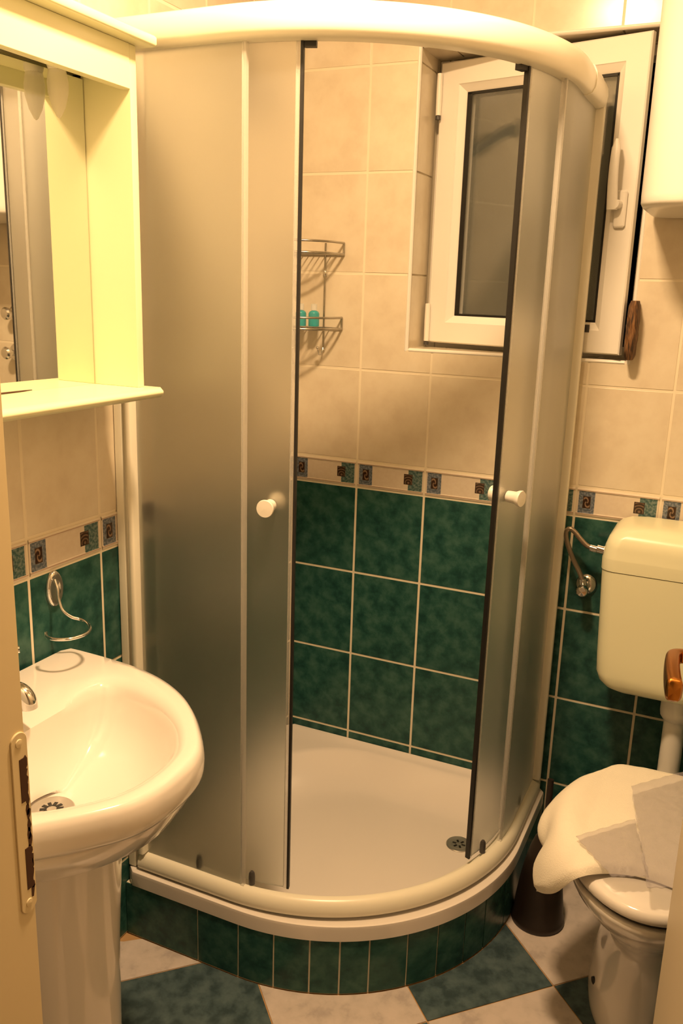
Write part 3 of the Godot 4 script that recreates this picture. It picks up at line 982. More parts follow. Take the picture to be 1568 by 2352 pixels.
# ---------------------------------------------------------------- washbasin
func star(poly: Array, c: Vector2, n: int) -> Array: # radius of a closed outline in n directions
	var out := []
	for i in n:
		var a := TAU * i / n
		var d := Vector2(cos(a), sin(a))
		var best := 0.0
		for k in poly.size():
			var hit = Geometry2D.segment_intersects_segment(c, c + d * 2.0, poly[k], poly[(k + 1) % poly.size()])
			if hit != null: best = maxf(best, c.distance_to(hit))
		out.append(best)
	for pass_ in 6:
		var sm := []
		for i in n:
			if cos(TAU * i / n) < -0.3: sm.append(out[i])
			else: sm.append((out[posmod(i - 1, n)] + 2.0 * out[i] + out[(i + 1) % n]) / 4.0)
		out = sm
	return out
func outline2(half: Array, z0: float) -> Array: # points (x, distance from the middle) from wall to front, mirrored; smoothed
	var pts := []
	for p in half: pts.append(Vector3(p[0], 0, z0 - p[1]))
	for i in range(half.size() - 1, -1, -1): pts.append(Vector3(half[i][0], 0, z0 + half[i][1]))
	var out := []
	for p in spline(pts, 6): out.append(Vector2(p.x, p.z))
	return out
func sink() -> void:
	var z0 := 1.24
	var s := thing("washbasin", "white ceramic pedestal washbasin on the left wall by the doorway", "washbasin", Vector3(0.2, 0, z0))
	var n := 120
	var c := Vector2(0.227, z0)
	var outer := star(outline2([[0.002, 0.25], [0.003, 0.286], [0.012, 0.296], [0.06, 0.296], [0.12, 0.293], [0.19, 0.284], [0.265, 0.262], [0.35, 0.212], [0.428, 0.132], [0.470, 0.062]], z0), c, n)
	var inner := star(outline2([[0.166, 0.10], [0.163, 0.165], [0.172, 0.202], [0.20, 0.212], [0.28, 0.192], [0.348, 0.152], [0.395, 0.103], [0.425, 0.045]], z0), c, n)
	var under := outer.duplicate()
	for pass_ in 60:
		var sm := []
		for i in n: sm.append((under[posmod(i - 1, n)] + 2.0 * under[i] + under[(i + 1) % n]) / 4.0)
		under = sm
	var pt := func(i: int, r: float, y: float) -> Vector3:
		var a := TAU * i / n
		return Vector3(maxf(0.0015, c.x + cos(a) * r), y, c.y + sin(a) * r)
	var ring := func(f: Callable, y: float) -> PackedVector3Array:
		var r := PackedVector3Array()
		for i in n: r.append(pt.call(i, f.call(i), y))
		return r
	var mb := MB.new()
	var R := []
	R.append(ring.call(func(i): return 0.085, 0.628))
	R.append(ring.call(func(i): return 0.12 + under[i] * 0.10, 0.630))
	R.append(ring.call(func(i): return under[i] * 0.70, 0.648))
	R.append(ring.call(func(i): return under[i] * 0.84, 0.674))
	R.append(ring.call(func(i): return under[i] * 0.925, 0.706))
	R.append(ring.call(func(i): return lerpf(under[i], outer[i], 0.5) * 0.950, 0.722))
	R.append(ring.call(func(i): return outer[i] * 0.952, 0.7265))
	R.append(ring.call(func(i): return outer[i] * 0.978, 0.729))
	R.append(ring.call(func(i): return outer[i] * 0.992, 0.736))
	R.append(ring.call(func(i): return outer[i] * 0.998, 0.744))
	R.append(ring.call(func(i): return outer[i] * 1.0, 0.758))
	R.append(ring.call(func(i): return outer[i] * 0.992, 0.772))
	R.append(ring.call(func(i): return outer[i] * 0.972, 0.781))
	R.append(ring.call(func(i): return lerpf(outer[i], inner[i], 0.30), 0.785))
	R.append(ring.call(func(i): return lerpf(outer[i], inner[i], 0.62), 0.784))
	R.append(ring.call(func(i): return lerpf(outer[i], inner[i], 0.86), 0.780))
	R.append(ring.call(func(i): return inner[i], 0.770))
	R.append(ring.call(func(i): return inner[i] * 0.965, 0.755))
	R.append(ring.call(func(i): return inner[i] * 0.90, 0.725))
	R.append(ring.call(func(i): return inner[i] * 0.79, 0.697))
	R.append(ring.call(func(i): return inner[i] * 0.62, 0.675))
	R.append(ring.call(func(i): return lerpf(inner[i] * 0.42, 0.05, 0.45), 0.6595))
	R.append(ring.call(func(i): return 0.050, 0.6530))
	R.append(ring.call(func(i): return 0.028, 0.6520))
	mb.loft(R)
	place("basin", mb, M.ceramic, s, 50.0)
	var dr := drain(Vector3(0.227, 0.6545, z0), 0.036, s, 10)
	dr.name = "drain"
	var pd := MB.new()
	var pr := []
	for q in [[0.0, 0.112, 0.128], [0.02, 0.110, 0.125], [0.06, 0.104, 0.112], [0.2, 0.098, 0.104], [0.4, 0.100, 0.108], [0.56, 0.108, 0.116], [0.652, 0.118, 0.128]]:
		var r := PackedVector3Array()
		for i in 56:
			var a := TAU * i / 56
			r.append(Vector3(maxf(0.06, 0.212 + signf(cos(a)) * pow(absf(cos(a)), 0.85) * q[2]), q[0], z0 + signf(sin(a)) * pow(absf(sin(a)), 0.85) * q[1]))
		pr.append(r)
	pd.loft(pr)
	place("pedestal", pd, M.ceramic, s, 55.0)
	# tap
	var fz := 1.222
	var fb := MB.new()
	fb.lathe([Vector2(0.001, 0.783), Vector2(0.026, 0.783), Vector2(0.026, 0.790), Vector2(0.023, 0.795), Vector2(0.023, 0.85), Vector2(0.020, 0.862), Vector2(0.001, 0.866)], Vector3(0.075, 0, fz), Basis(), 24)
	var tap := place("tap", fb, M.chrome, s)
	var spt := MB.new()
	spt.tube(spline([Vector3(0.085, 0.822, fz), Vector3(0.12, 0.834, fz), Vector3(0.155, 0.838, fz), Vector3(0.172, 0.828, fz), Vector3(0.176, 0.812, fz)], 5), 0.016, 16, 0.0125)
	place("spout", spt, M.chrome, tap)
	var tl := MB.new()
	tl.tube(spline([Vector3(0.075, 0.866, fz), Vector3(0.085, 0.882, fz - 0.006), Vector3(0.110, 0.889, fz - 0.022), Vector3(0.125, 0.890, fz - 0.036)], 4), 0.010, 12, 0.006)
	place("tap_lever", tl, M.chrome, tap)

# ---------------------------------------------------------------- mirror cabinet
func cabinet() -> void:
	var z0 := 0.845
	var z1 := 1.475
	var zc := (z0 + z1) / 2
	var c := thing("mirror_cabinet", "cream mirror cabinet with lamp canopy and shelf above the washbasin", "mirror cabinet", Vector3(0, 1.28, zc))
	var b := MB.new()
	b.box(Vector3(0.003, 1.582, zc), Vector3(0.004, 0.61, z1 - z0), 0.001)
	place("back_board", b, M.cream, c)
	b = MB.new()
	b.box(Vector3(0.0165, 1.555, zc), Vector3(0.004, 0.53, z1 - z0 - 0.040), 0.0008, Basis(Vector3.UP, -0.036))
	place("mirror", b, M.mirror, c, 20.0)
	b = MB.new()
	b.box(Vector3(0.0145, 1.561, z0 + 0.0192), Vector3(0.017, 0.534, 0.0014), 0.0003)
	place("mirror_edge", b, M.brown_black, c)
	b = MB.new()
	b.box(Vector3(0.0185, 1.2922, zc), Vector3(0.010, 0.0026, z1 - z0 - 0.038), 0.0006)
	place("mirror_edge", b, M.rust, c)
	for z in [z0 + 0.009, z1 - 0.009]:
		b = MB.new()
		b.box(Vector3(0.0675, 1.580, z), Vector3(0.123, 0.58, 0.018), 0.0015)
		place("side_panel", b, M.cream, c, 60.0)
	b = MB.new()
	b.box(Vector3(0.121, 1.834, zc), Vector3(0.018, 0.072, z1 - z0 - 0.037), 0.0015)
	place("canopy_front", b, M.cream, c, 60.0)
	b = MB.new()
	b.box(Vector3(0.0665, 1.833, zc), Vector3(0.091, 0.012, z1 - z0 - 0.037), 0.001)
	place("lamp_board", b, M.cream, c)
	b = MB.new()
	b.box(Vector3(0.080, 1.879, zc), Vector3(0.158, 0.018, z1 - z0 + 0.044), 0.004)
	place("top_board", b, M.cream, c, 60.0)
	b = MB.new()
	b.box(Vector3(0.081, 1.281, zc), Vector3(0.160, 0.019, z1 - z0 + 0.044), 0.007)
	place("shelf", b, M.cream, c, 60.0)
	for z in [0.954, 1.366]:
		var g := MB.new()
		g.lathe([Vector2(0.001, 1.826), Vector2(0.011, 1.826), Vector2(0.014, 1.815), Vector2(0.0175, 1.795), Vector2(0.0165, 1.778), Vector2(0.011, 1.757), Vector2(0.004, 1.743), Vector2(0.0005, 1.740)], Vector3(0.052, 0, z), Basis(), 24)
		var bulb := place("light_bulb", g, M.bulb_glass, c, 50.0)
		g = MB.new()
		g.lathe([Vector2(0.001, 1.8275), Vector2(0.0165, 1.8275), Vector2(0.0165, 1.820), Vector2(0.0135, 1.812), Vector2(0.0005, 1.811)], Vector3(0.052, 0, z), Basis(), 20)
		place("socket", g, M.white, bulb)

# ---------------------------------------------------------------- toilet
func egg(cx: float, z_back: float, z_front: float, hw: float, y: float, n := 64) -> PackedVector3Array:
	var r := PackedVector3Array()
	var zc := lerpf(z_back, z_front, 0.42)
	for i in n:
		var a := TAU * i / n
		var cz := cos(a)
		var sz := sin(a)
		var ex := 1.0 if cz > 0 else 0.75
		r.append(Vector3(cx + hw * signf(sz) * pow(absf(sz), ex if cz < 0 else 1.0), y, zc + (cz * (z_front - zc) if cz > 0 else signf(cz) * pow(absf(cz), 0.8) * (zc - z_back))))
	return r
const TX := 1.105
func toilet() -> void:
	var t := thing("toilet", "white ceramic toilet pan with cream lid closed under the towel", "toilet", Vector3(TX, 0, 0.5))
	var mb := MB.new()
	mb.loft([egg(TX, 0.25, 0.615, 0.104, 0.0), egg(TX, 0.25, 0.618, 0.105, 0.02), egg(TX, 0.26, 0.605, 0.100, 0.07), egg(TX, 0.27, 0.590, 0.090, 0.14), egg(TX, 0.27, 0.592, 0.083, 0.195), egg(TX, 0.27, 0.615, 0.092, 0.235), egg(TX, 0.265, 0.662, 0.122, 0.285), egg(TX, 0.26, 0.712, 0.153, 0.330),
		egg(TX, 0.255, 0.738, 0.169, 0.360), egg(TX, 0.255, 0.748, 0.176, 0.380), egg(TX, 0.255, 0.748, 0.177, 0.390), egg(TX, 0.258, 0.744, 0.173, 0.396)])
	place("pan", mb, M.ceramic, t, 60.0)
	mb = MB.new()
	mb.loft([egg(TX, 0.27, 0.738, 0.168, 0.3965), egg(TX, 0.27, 0.742, 0.172, 0.400), egg(TX, 0.27, 0.742, 0.172, 0.404), egg(TX, 0.27, 0.738, 0.168, 0.407)])
	place("seat", mb, M.brown_black, t, 60.0)
	mb = MB.new()
	mb.loft([egg(TX, 0.262, 0.748, 0.178, 0.4072), egg(TX, 0.26, 0.752, 0.182, 0.411), egg(TX, 0.26, 0.752, 0.182, 0.421), egg(TX, 0.262, 0.748, 0.178, 0.428), egg(TX, 0.267, 0.740, 0.170, 0.4325), egg(TX, 0.29, 0.71, 0.14, 0.4345)])
	place("lid", mb, M.ceramic, t, 60.0)
	mb = MB.new()
	mb.tube([Vector3(1.0265, 0.060, 0.512), Vector3(1.0190, 0.060, 0.5175)], 0.0085, 16)
	place("bolt_hole", mb, M.black, t)
	# towel over the lid
	var NU := 46
	var NV := 40
	var rn := FastNoiseLite.new()
	rn.seed = 6
	rn.frequency = 7.0
	var top := []
	var ctrl := [
		[Vector3(0.918, 0.430, 0.440), Vector3(0.882, 0.396, 0.522), Vector3(0.906, 0.352, 0.590), Vector3(0.896, 0.322, 0.640)],
		[Vector3(0.950, 0.4395, 0.372), Vector3(0.925, 0.4415, 0.475), Vector3(0.930, 0.4345, 0.590), Vector3(0.935, 0.366, 0.690)],
		[Vector3(0.994, 0.4375, 0.290), Vector3(0.980, 0.4380, 0.430), Vector3(0.982, 0.4375, 0.590), Vector3(0.988, 0.4360, 0.716)],
		[Vector3(1.040, 0.4375, 0.272), Vector3(1.038, 0.4375, 0.415), Vector3(1.040, 0.4375, 0.565), Vector3(1.045, 0.4372, 0.680)],
		[Vector3(1.100, 0.4375, 0.266), Vector3(1.100, 0.4375, 0.40), Vector3(1.100, 0.4375, 0.54), Vector3(1.105, 0.4372, 0.664)],
		[Vector3(1.200, 0.4375, 0.264), Vector3(1.200, 0.4375, 0.40), Vector3(1.200, 0.4375, 0.54), Vector3(1.200, 0.4372, 0.676)],
		[Vector3(1.300, 0.4385, 0.262), Vector3(1.300, 0.4385, 0.40), Vector3(1.300, 0.4385, 0.54), Vector3(1.300, 0.4385, 0.680)]]
	NU = 48
	NV = 42
	var cross := []
	for c in ctrl: cross.append(spline(c, 14))
	for i in NU + 1:
		top.append(PackedVector3Array())
	for k in NV + 1:
		var line := []
		for c in cross: line.append(c[k])
		var sm := spline(line, 8)
		for i in NU + 1:
			var p: Vector3 = sm[i]
			var drop := clampf((0.432 - p.y) / 0.05, 0.0, 1.0)
			var f := float(k) / NV
			p.x -= drop * 0.007 * sin(f * 17.0 + 0.8)
			p.y += 0.0025 * rn.get_noise_2d(p.x, p.z) + 0.0035
			top[i].append(p)
	var tw := MB.new()
	var th := func(i: int, k: int) -> float:
		var e := minf(minf(i / 3.0, (NU - i) / 3.0), minf(k / 3.0, (NV - k) / 3.0))
		return 0.016 * sqrt(clampf(e, 0.0, 1.0)) + 0.001
	var up := []
	for i in NU + 1:
		var row := PackedVector3Array()
		for k in NV + 1:
			var du: Vector3 = top[mini(i + 1, NU)][k] - top[maxi(i - 1, 0)][k]
			var dv: Vector3 = top[i][mini(k + 1, NV)] - top[i][maxi(k - 1, 0)]
			row.append(top[i][k] + dv.cross(du).normalized() * th.call(i, k))
		up.append(row)
	tw.begin()
	for i in NU:
		for k in NV:
			tw.quad(up[i][k], up[i][k + 1], up[i + 1][k + 1], up[i + 1][k])
			tw.quad(top[i][k], top[i + 1][k], top[i + 1][k + 1], top[i][k + 1])
	for i in NU:
		tw.quad(top[i][0], up[i][0], up[i + 1][0], top[i + 1][0])
		tw.quad(top[i][NV], top[i + 1][NV], up[i + 1][NV], up[i][NV])
	for k in NV:
		tw.quad(top[0][k], top[0][k + 1], up[0][k + 1], up[0][k])
		tw.quad(top[NU][k], up[NU][k], up[NU][k + 1], top[NU][k + 1])
	tw.fix()
	tag(place("towel", tw, M.towel, self, 70.0), "folded white towel lying over the closed toilet lid", "towel")
	packet([Vector2(0.965, 0.634), Vector2(1.061, 0.520), Vector2(1.107, 0.695), Vector2(1.046, 0.726)], 0.4680, 3, "crumpled clear plastic packet lying left on the towel, partly covered")
	packet([Vector2(1.040, 0.419), Vector2(1.136, 0.304), Vector2(1.185, 0.708), Vector2(1.108, 0.745)], 0.4800, 8, "larger clear plastic packet on the towel, overlapping the other one")

func packet(c: Array, y: float, seed_: int, label: String) -> void:
	var n := FastNoiseLite.new()
	n.seed = seed_
	n.frequency = 30.0
	n.noise_type = FastNoiseLite.TYPE_CELLULAR
	n.cellular_return_type = FastNoiseLite.RETURN_DISTANCE
	n.fractal_octaves = 2
	var N := 44
	var g := [[], []]
	for i in N + 1:
		for s in 2: g[s].append(PackedVector3Array())
		for k in N + 1:
			var u := float(i) / N
			var v := float(k) / N
			var p: Vector2 = (c[0] as Vector2).lerp(c[1], u).lerp((c[3] as Vector2).lerp(c[2], u), v)
			p += Vector2(0.0016 * sin(v * 31.0), 0.0016 * sin(u * 27.0))
			var e := minf(minf(u, 1 - u), minf(v, 1 - v))
			var puff := 0.005 * smoothstep(0.0, 0.25, e)
			var wr := 0.010 * (n.get_noise_2d(p.x, p.y) + 0.75)
			g[0][i].append(Vector3(p.x, y + puff + wr * smoothstep(0.0, 0.06, e) + 0.0008, p.y))
			g[1][i].append(Vector3(p.x, y - 0.001, p.y))
	var mb := MB.new()
	mb.begin()
	for i in N:
		for k in N:
			mb.quad(g[0][i][k], g[0][i][k + 1], g[0][i + 1][k + 1], g[0][i + 1][k])
			mb.quad(g[1][i][k], g[1][i + 1][k], g[1][i + 1][k + 1], g[1][i][k + 1])
	for i in N:
		mb.quad(g[1][i][0], g[0][i][0], g[0][i + 1][0], g[1][i + 1][0])
		mb.quad(g[1][i][N], g[1][i + 1][N], g[0][i + 1][N], g[0][i][N])
		mb.quad(g[1][0][i], g[1][0][i + 1], g[0][0][i + 1], g[0][0][i])
		mb.quad(g[1][N][i], g[0][N][i], g[0][N][i + 1], g[1][N][i + 1])
	mb.fix()
	tag(place("plastic_packet", mb, M.packet, self, 35.0), label, "packet", "packets on the towel")

func rrect(cx: float, z0: float, z1: float, hw: float, y: float, r: float, rb := 0.006) -> PackedVector3Array: # rounded rectangle in plan
	var out := PackedVector3Array()
	for q in [[cx + hw - r, z1 - r, 0.0, r], [cx - hw + r, z1 - r, 1.0, r], [cx - hw + rb, z0 + rb, 2.0, rb], [cx + hw - rb, z0 + rb, 3.0, rb]]:
		for k in 9:
			var a: float = (q[2] + k / 8.0) * PI / 2
			out.append(Vector3(q[0] + cos(a) * q[3], y, q[1] + sin(a) * q[3]))
	return out
func cistern() -> void:
	var cx := 1.098
	var c := thing("cistern", "cream plastic toilet cistern on the back wall with flush pipe", "cistern", Vector3(cx, 0.56, 0.1))
	var mb := MB.new()
	var R := []
	for q in [[0.566, 0.130, 0.145, 0.03], [0.568, 0.146, 0.158, 0.03], [0.576, 0.164, 0.168, 0.032], [0.590, 0.178, 0.175, 0.034], [0.612, 0.186, 0.179, 0.034], [0.66, 0.189, 0.180, 0.034], [0.76, 0.193, 0.182, 0.034], [0.868, 0.198, 0.184, 0.034]]:
		R.append(rrect(cx, 0.012, q[2], q[1], q[0], q[3]))
	mb.loft(R)
	place("tank", mb, M.cistern, c, 55.0)
	mb = MB.new()
	R = []
	for q in [[0.8685, 0.196, 0.182], [0.870, 0.1995, 0.1855], [0.897, 0.2000, 0.186], [0.900, 0.1985, 0.1845], [0.925, 0.196, 0.183], [0.945, 0.190, 0.178], [0.958, 0.178, 0.166], [0.966, 0.158, 0.148], [0.969, 0.125, 0.12]]:
		R.append(rrect(cx, 0.012, q[2], q[1], q[0], 0.034))
	mb.loft(R)
	place("tank_lid", mb, M.cistern, c, 55.0)
	mb = MB.new()
	mb.lathe([Vector2(0.001, 0.498), Vector2(0.030, 0.498), Vector2(0.0355, 0.506), Vector2(0.037, 0.515), Vector2(0.037, 0.567), Vector2(0.001, 0.567)], Vector3(1.1, 0, 0.088), Basis(), 28)
	place("pipe_collar", mb, M.white, c)
	mb = MB.new()
	mb.tube(spline([Vector3(1.1, 0.51, 0.088), Vector3(1.1, 0.40, 0.088), Vector3(1.1, 0.355, 0.088), Vector3(1.1, 0.322, 0.105), Vector3(1.1, 0.312, 0.15), Vector3(1.1, 0.312, 0.258)], 6), 0.0255, 22)
	place("flush_pipe", mb, M.white, c)
	mb = MB.new()
	mb.tube([Vector3(0.903, 0.884, 0.062), Vector3(0.890, 0.884, 0.062)], 0.011, 14)
	place("inlet_nut", mb, M.white, c)
	# stop valve and hose
	var v := thing("angle_valve", "chrome angle stop valve on green tiles left of the cistern", "valve", Vector3(0.848, 0.772, 0))
	var zb := Basis(Vector3(1, 0, 0), Vector3(0, 0, 1), Vector3(0, -1, 0))
	mb = MB.new()
	mb.lathe([Vector2(0.001, 0.0005), Vector2(0.027, 0.0005), Vector2(0.027, 0.003), Vector2(0.022, 0.009), Vector2(0.013, 0.012), Vector2(0.001, 0.012)], Vector3(0.848, 0.772, 0.0), zb, 30)
	place("escutcheon", mb, M.chrome, v)
	mb = MB.new()
	mb.tube([Vector3(0.848, 0.772, 0.01), Vector3(0.848, 0.772, 0.052)], 0.011, 16)
	mb.tube([Vector3(0.848, 0.772, 0.040), Vector3(0.843, 0.80, 0.046)], 0.0095, 14)
	place("valve_body", mb, M.chrome, v)
	mb = MB.new()
	mb.lathe([Vector2(0.001, 0.0), Vector2(0.0135, 0.0), Vector2(0.0145, 0.004), Vector2(0.0145, 0.016), Vector2(0.011, 0.021), Vector2(0.001, 0.022)], Vector3(0.848, 0.772, 0.052), zb, 18)
	place("valve_knob", mb, M.chrome, v)
	mb = MB.new()
	mb.tube(spline([Vector3(0.843, 0.797, 0.047), Vector3(0.834, 0.820, 0.054), Vector3(0.816, 0.854, 0.060), Vector3(0.800, 0.892, 0.062), Vector3(0.796, 0.916, 0.062), Vector3(0.803, 0.926, 0.062), Vector3(0.815, 0.920, 0.062), Vector3(0.832, 0.903, 0.062), Vector3(0.846, 0.891, 0.062), Vector3(0.858, 0.886, 0.062)], 6), 0.0062, 12)
	var hs := place("supply_hose", mb, M.hose, self)
	tag(hs, "braided metal water hose bent between the stop valve and the cistern", "hose")
	for q in [[0.856, 0.872, 0.0085], [0.873, 0.891, 0.0105]]:
		mb = MB.new()
		mb.tube([Vector3(q[0], 0.885, 0.062), Vector3(q[1], 0.884, 0.062)], q[2], 12)
		place("hose_fitting", mb, M.chrome, hs)

func boiler() -> void:
	var cx := 1.127
	var b := thing("water_heater", "white wall hung electric water heater at the upper right corner", "water heater", Vector3(cx, 1.66, 0.15))
	var mb := MB.new()
	var R := []
	for q in [[1.655, 0.19, 0.265], [1.656, 0.212, 0.286], [1.660, 0.220, 0.294], [1.667, 0.2235, 0.2975], [1.68, 0.224, 0.298], [2.27, 0.224, 0.298], [2.295, 0.212, 0.288], [2.30, 0.16, 0.25]]:
		R.append(rrect(cx, 0.012, q[2], q[1], q[0], 0.10, 0.02))
	mb.loft(R)
	place("heater_body", mb, M.white, b, 60.0)
	for q in [[1.226, 1.368], [1.236, 1.238]]:
		var v := thing("stop_valve", "chrome stop valve under the heater, seen in the mirror, %s of the two" % ("upper" if q[1] > 1.3 else "lower"), "valve", Vector3(q[0], q[1], 0), "chrome valves under the water heater")
		var zb := Basis(Vector3(1, 0, 0), Vector3(0, 0, 1), Vector3(0, -1, 0))
		mb = MB.new()
		mb.lathe([Vector2(0.001, 0.0005), Vector2(0.031, 0.0005), Vector2(0.031, 0.004), Vector2(0.024, 0.012), Vector2(0.012, 0.016), Vector2(0.001, 0.016)], Vector3(q[0], q[1], 0), zb, 28)
		place("escutcheon", mb, M.chrome, v)
		mb = MB.new()
		mb.lathe([Vector2(0.001, 0.014), Vector2(0.010, 0.014), Vector2(0.010, 0.034), Vector2(0.019, 0.037), Vector2(0.021, 0.048), Vector2(0.016, 0.054), Vector2(0.001, 0.055)], Vector3(q[0], q[1], 0), zb, 20)
		place("valve_knob", mb, M.chrome, v)

func ceiling_lamp() -> void:
	var l := thing("ceiling_lamp", "small round ceiling lamp shining down above the shower entrance", "lamp", Vector3(LAMP.x, CEIL, LAMP.z))
	var mb := MB.new()
	mb.lathe([Vector2(0.001, CEIL - 0.0005), Vector2(0.118, CEIL - 0.0005), Vector2(0.120, CEIL - 0.02), Vector2(0.116, LAMP.y + 0.004), Vector2(0.110, LAMP.y + 0.004), Vector2(0.108, LAMP.y + 0.008), Vector2(0.001, LAMP.y + 0.008)], Vector3(LAMP.x, 0, LAMP.z), Basis(), 32)
	place("lamp_housing", mb, M.white, l)
	mb = MB.new()
	mb.lathe([Vector2(0.001, LAMP.y + 0.0075), Vector2(0.107, LAMP.y + 0.0075), Vector2(0.104, LAMP.y + 0.005), Vector2(0.001, LAMP.y + 0.003)], Vector3(LAMP.x, 0, LAMP.z), Basis(), 32)
	var g := mat(lin(0.9, 0.8, 0.6), 0.3)
	g.emission_enabled = true
	g.emission = lin(1.0, 0.66, 0.36)
	g.emission_energy_multiplier = 6.0
	place("lamp_glass", mb, g, l)

# ---------------------------------------------------------------- small fittings
func corner_shelf() -> void:
	var c := thing("corner_shelf", "two tier chrome wire corner shelf on the beige tiles in the shower", "shelf", Vector3(0.05, 1.32, 0.05))
	var R := 0.138
	for lv in [[1.568, 1.597], [1.376, 1.405]]:
		var tier := MB.new()
		for yy in lv:
			var arc := []
			for k in 15:
				var a := PI / 2 * k / 14
				arc.append(Vector3(0.004 + R * pow(sin(a), 0.75), yy, 0.004 + R * pow(cos(a), 0.75)))
			tier.tube(arc, 0.003 if yy == lv[1] else 0.0036, 8)
		for q in [Vector3(0.004, 0, 0.004 + R), Vector3(0.004 + R, 0, 0.004)]:
			tier.tube([q + Vector3(0, lv[0], 0), q + Vector3(0, lv[1], 0)], 0.003, 8)
		tier.tube([Vector3(0.004, lv[0], 0.004), Vector3(0.004, lv[0], 0.004 + R)], 0.003, 8)
		tier.tube([Vector3(0.004, lv[0], 0.004), Vector3(0.004 + R, lv[0], 0.004)], 0.003, 8)
		var o := place("tier", tier, M.wire, c, 60.0)
		var w := MB.new()
		for k in 7:
			var t := 0.018 + k * 0.0165
			var x := 0.004 + t
			var zz := 0.004 + R * pow(1.0 - pow(t / R, 2.667), 0.375)
			w.tube([Vector3(x, lv[0] - 0.002, 0.006), Vector3(x, lv[0] - 0.002, zz - 0.002)], 0.0016, 6)
		place("grid_wires", w, M.wire, o, 60.0)
	for q in [Vector3(0.089, 0, 0.005), Vector3(0.005, 0, 0.089)]:
		var rod := MB.new()
		rod.tube([q + Vector3(0, 1.318, 0), q + Vector3(0, 1.597, 0)], 0.0027, 8)
		var r := place("rod", rod, M.wire, c, 60.0)
		var h := MB.new()
		var sd := Vector3(0, 0, 1) if q.x > 0.05 else Vector3(1, 0, 0)
		h.tube(spline([q + Vector3(0, 1.325, 0), q + Vector3(0, 1.308, 0) + sd * 0.010, q + Vector3(0, 1.306, 0) + sd * 0.024, q + Vector3(0, 1.322, 0) + sd * 0.034], 5), 0.002, 8)
		h.ball(q + Vector3(0, 1.324, 0) + sd * 0.035, Vector3.ONE * 0.0046, 7)
		h.ball(q + Vector3(0, 1.318, 0), Vector3.ONE * 0.0044, 7)
		place("hook", h, M.chrome, r, 60.0)
		var sc := MB.new()
		sc.ball(q + Vector3(0, 1.52, 0), Vector3(0.006, 0.009, 0.005), 7)
		place("wall_fixing", sc, M.chrome, r, 60.0)
	# two little bottles on the lower tier
	for q in [[Vector3(0.046, 1.381, 0.058), "small turquoise toiletry bottle on the lower wire tier, nearer the corner"], [Vector3(0.082, 1.381, 0.052), "small turquoise toiletry bottle on the lower wire tier, by the rod"]]:
		var b := thing("bottle", q[1], "bottle", q[0], "bottles on the corner shelf")
		var mb := MB.new()
		mb.lathe([Vector2(0.001, 0.0), Vector2(0.0135, 0.0), Vector2(0.0145, 0.002), Vector2(0.0145, 0.033), Vector2(0.012, 0.038), Vector2(0.007, 0.041), Vector2(0.001, 0.042)], q[0], Basis(), 20)
		place("bottle_body", mb, M.turquoise, b)
		mb = MB.new()
		mb.lathe([Vector2(0.001, 0.0415), Vector2(0.0085, 0.0415), Vector2(0.0082, 0.058), Vector2(0.001, 0.059)], q[0], Basis(), 16)
		place("cap", mb, M.clear_cap, b)

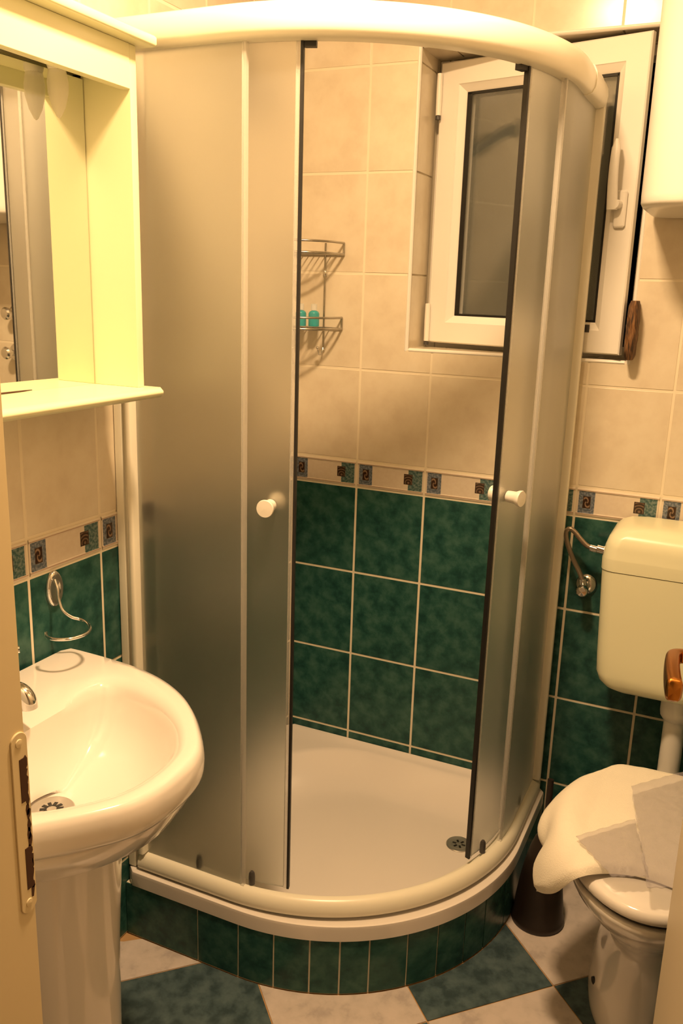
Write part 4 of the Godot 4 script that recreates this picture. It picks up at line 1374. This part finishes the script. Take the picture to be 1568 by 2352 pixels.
func shower_fittings() -> void:
	var h := thing("hand_shower", "dark chrome hand shower in its wall holder inside the shower", "hand shower", Vector3(0.03, 1.9, 0.27))
	var mb := MB.new()
	mb.lathe([Vector2(0.001, 0.0005), Vector2(0.024, 0.0005), Vector2(0.024, 0.006), Vector2(0.014, 0.012), Vector2(0.013, 0.045), Vector2(0.001, 0.047)], Vector3(0, 1.895, 0.262), Basis(Vector3(0, 1, 0), Vector3(1, 0, 0), Vector3(0, 0, 1)), 20)
	place("holder", mb, M.grey_plastic, h)
	mb = MB.new()
	mb.tube(spline([Vector3(0.052, 1.868, 0.225), Vector3(0.056, 1.905, 0.27), Vector3(0.060, 1.952, 0.345), Vector3(0.066, 1.984, 0.405), Vector3(0.072, 1.993, 0.435)], 5), 0.012, 14, 0.020)
	place("handle", mb, M.grey_plastic, h)
	mb = MB.new()
	var d := Vector3(0.25, -0.55, 0.75).normalized()
	var b := Basis(d.cross(Vector3.UP).normalized(), d, d.cross(Vector3.UP).normalized().cross(d))
	mb.lathe([Vector2(0.001, -0.034), Vector2(0.020, -0.030), Vector2(0.032, -0.012), Vector2(0.036, 0.0), Vector2(0.033, 0.004), Vector2(0.001, 0.005)], Vector3(0.076, 1.992, 0.455), b, 24)
	place("spray_head", mb, M.chrome, h)
	mb = MB.new()
	mb.tube(spline([Vector3(0.052, 1.868, 0.225), Vector3(0.05, 1.80, 0.215), Vector3(0.06, 1.55, 0.24), Vector3(0.075, 1.2, 0.33), Vector3(0.078, 0.78, 0.44), Vector3(0.075, 0.66, 0.50), Vector3(0.072, 0.72, 0.565), Vector3(0.068, 0.95, 0.60), Vector3(0.064, 0.985, 0.60)], 8), 0.0065, 10)
	place("shower_hose", mb, M.steel, h)
	var m := thing("shower_mixer", "chrome shower mixer tap on the left wall behind the frosted glass", "mixer tap", Vector3(0.05, 1.01, 0.62))
	mb = MB.new()
	mb.tube([Vector3(0.045, 1.01, 0.545), Vector3(0.045, 1.01, 0.705)], 0.019, 20)
	place("mixer_body", mb, M.steel, m)
	mb = MB.new()
	mb.tube([Vector3(0.042, 1.012, 0.704), Vector3(0.042, 1.012, 0.728)], 0.021, 18)
	place("mixer_knob", mb, M.grey_plastic, m)
	for z in [0.56, 0.69]:
		mb = MB.new()
		mb.lathe([Vector2(0.001, 0.0005), Vector2(0.030, 0.0005), Vector2(0.029, 0.008), Vector2(0.015, 0.014), Vector2(0.014, 0.05), Vector2(0.001, 0.05)], Vector3(0, 1.01, z), Basis(Vector3(0, 1, 0), Vector3(1, 0, 0), Vector3(0, 0, 1)), 20)
		place("union", mb, M.steel, m)
	mb = MB.new()
	mb.tube([Vector3(0.056, 1.028, 0.62), Vector3(0.075, 1.06, 0.62), Vector3(0.13, 1.075, 0.62)], 0.013, 12, 0.007)
	place("mixer_lever", mb, M.steel, m)

func small_things() -> void:
	# ring holder above the basin
	var r := thing("ring_holder", "chrome wire ring holder on an oval plate above the washbasin", "holder", Vector3(0.01, 0.9, 0.976))
	var mb := MB.new()
	var R := []
	for q in [[0.0006, 1.0], [0.004, 1.0], [0.007, 0.93], [0.009, 0.78], [0.0075, 0.5], [0.006, 0.1]]:
		var g := PackedVector3Array()
		for i in 28:
			var a := TAU * i / 28
			g.append(Vector3(q[0], 0.908 + sin(a) * 0.036 * q[1], 0.972 + cos(a) * 0.021 * q[1]))
		R.append(g)
	mb.loft(R)
	place("wall_plate", mb, M.chrome, r, 50.0)
	mb = MB.new()
	var loop := []
	for k in 20:
		var a := TAU * k / 20
		loop.append(Vector3(0.022 + 0.003 * cos(a) * 0.0 - 0.004 * absf(sin(a)), 0.905 + 0.035 * cos(a), 0.975 + 0.009 * sin(a)))
	mb.tube(spline([Vector3(0.012, 0.930, 0.980), Vector3(0.022, 0.915, 0.984), Vector3(0.027, 0.893, 0.987), Vector3(0.036, 0.875, 0.988), Vector3(0.050, 0.863, 0.982), Vector3(0.062, 0.857, 0.972), Vector3(0.082, 0.854, 0.975), Vector3(0.103, 0.853, 0.992), Vector3(0.113, 0.853, 1.017), Vector3(0.106, 0.853, 1.044), Vector3(0.086, 0.853, 1.060), Vector3(0.064, 0.853, 1.060), Vector3(0.050, 0.854, 1.048)], 6), 0.0031, 10)
	place("ring", mb, M.chrome, r, 60.0)
	# brush holder on the floor between shower and toilet
	var b := thing("toilet_brush", "dark brown toilet brush holder standing on the floor beside the shower", "toilet brush", Vector3(0.857, 0, 0.305))
	mb = MB.new()
	mb.lathe([Vector2(0.001, 0.0005), Vector2(0.062, 0.0005), Vector2(0.064, 0.006), Vector2(0.063, 0.014), Vector2(0.060, 0.020), Vector2(0.057, 0.055), Vector2(0.052, 0.10), Vector2(0.044, 0.15), Vector2(0.034, 0.195), Vector2(0.024, 0.225), Vector2(0.014, 0.240), Vector2(0.001, 0.243)], Vector3(0.857, 0, 0.305), Basis(), 36)
	place("brush_holder", mb, M.brown_black, b)
	mb = MB.new()
	mb.tube([Vector3(0.857, 0.238, 0.305), Vector3(0.853, 0.37, 0.285)], 0.0075, 12)
	place("brush_handle", mb, M.brown_black, b)
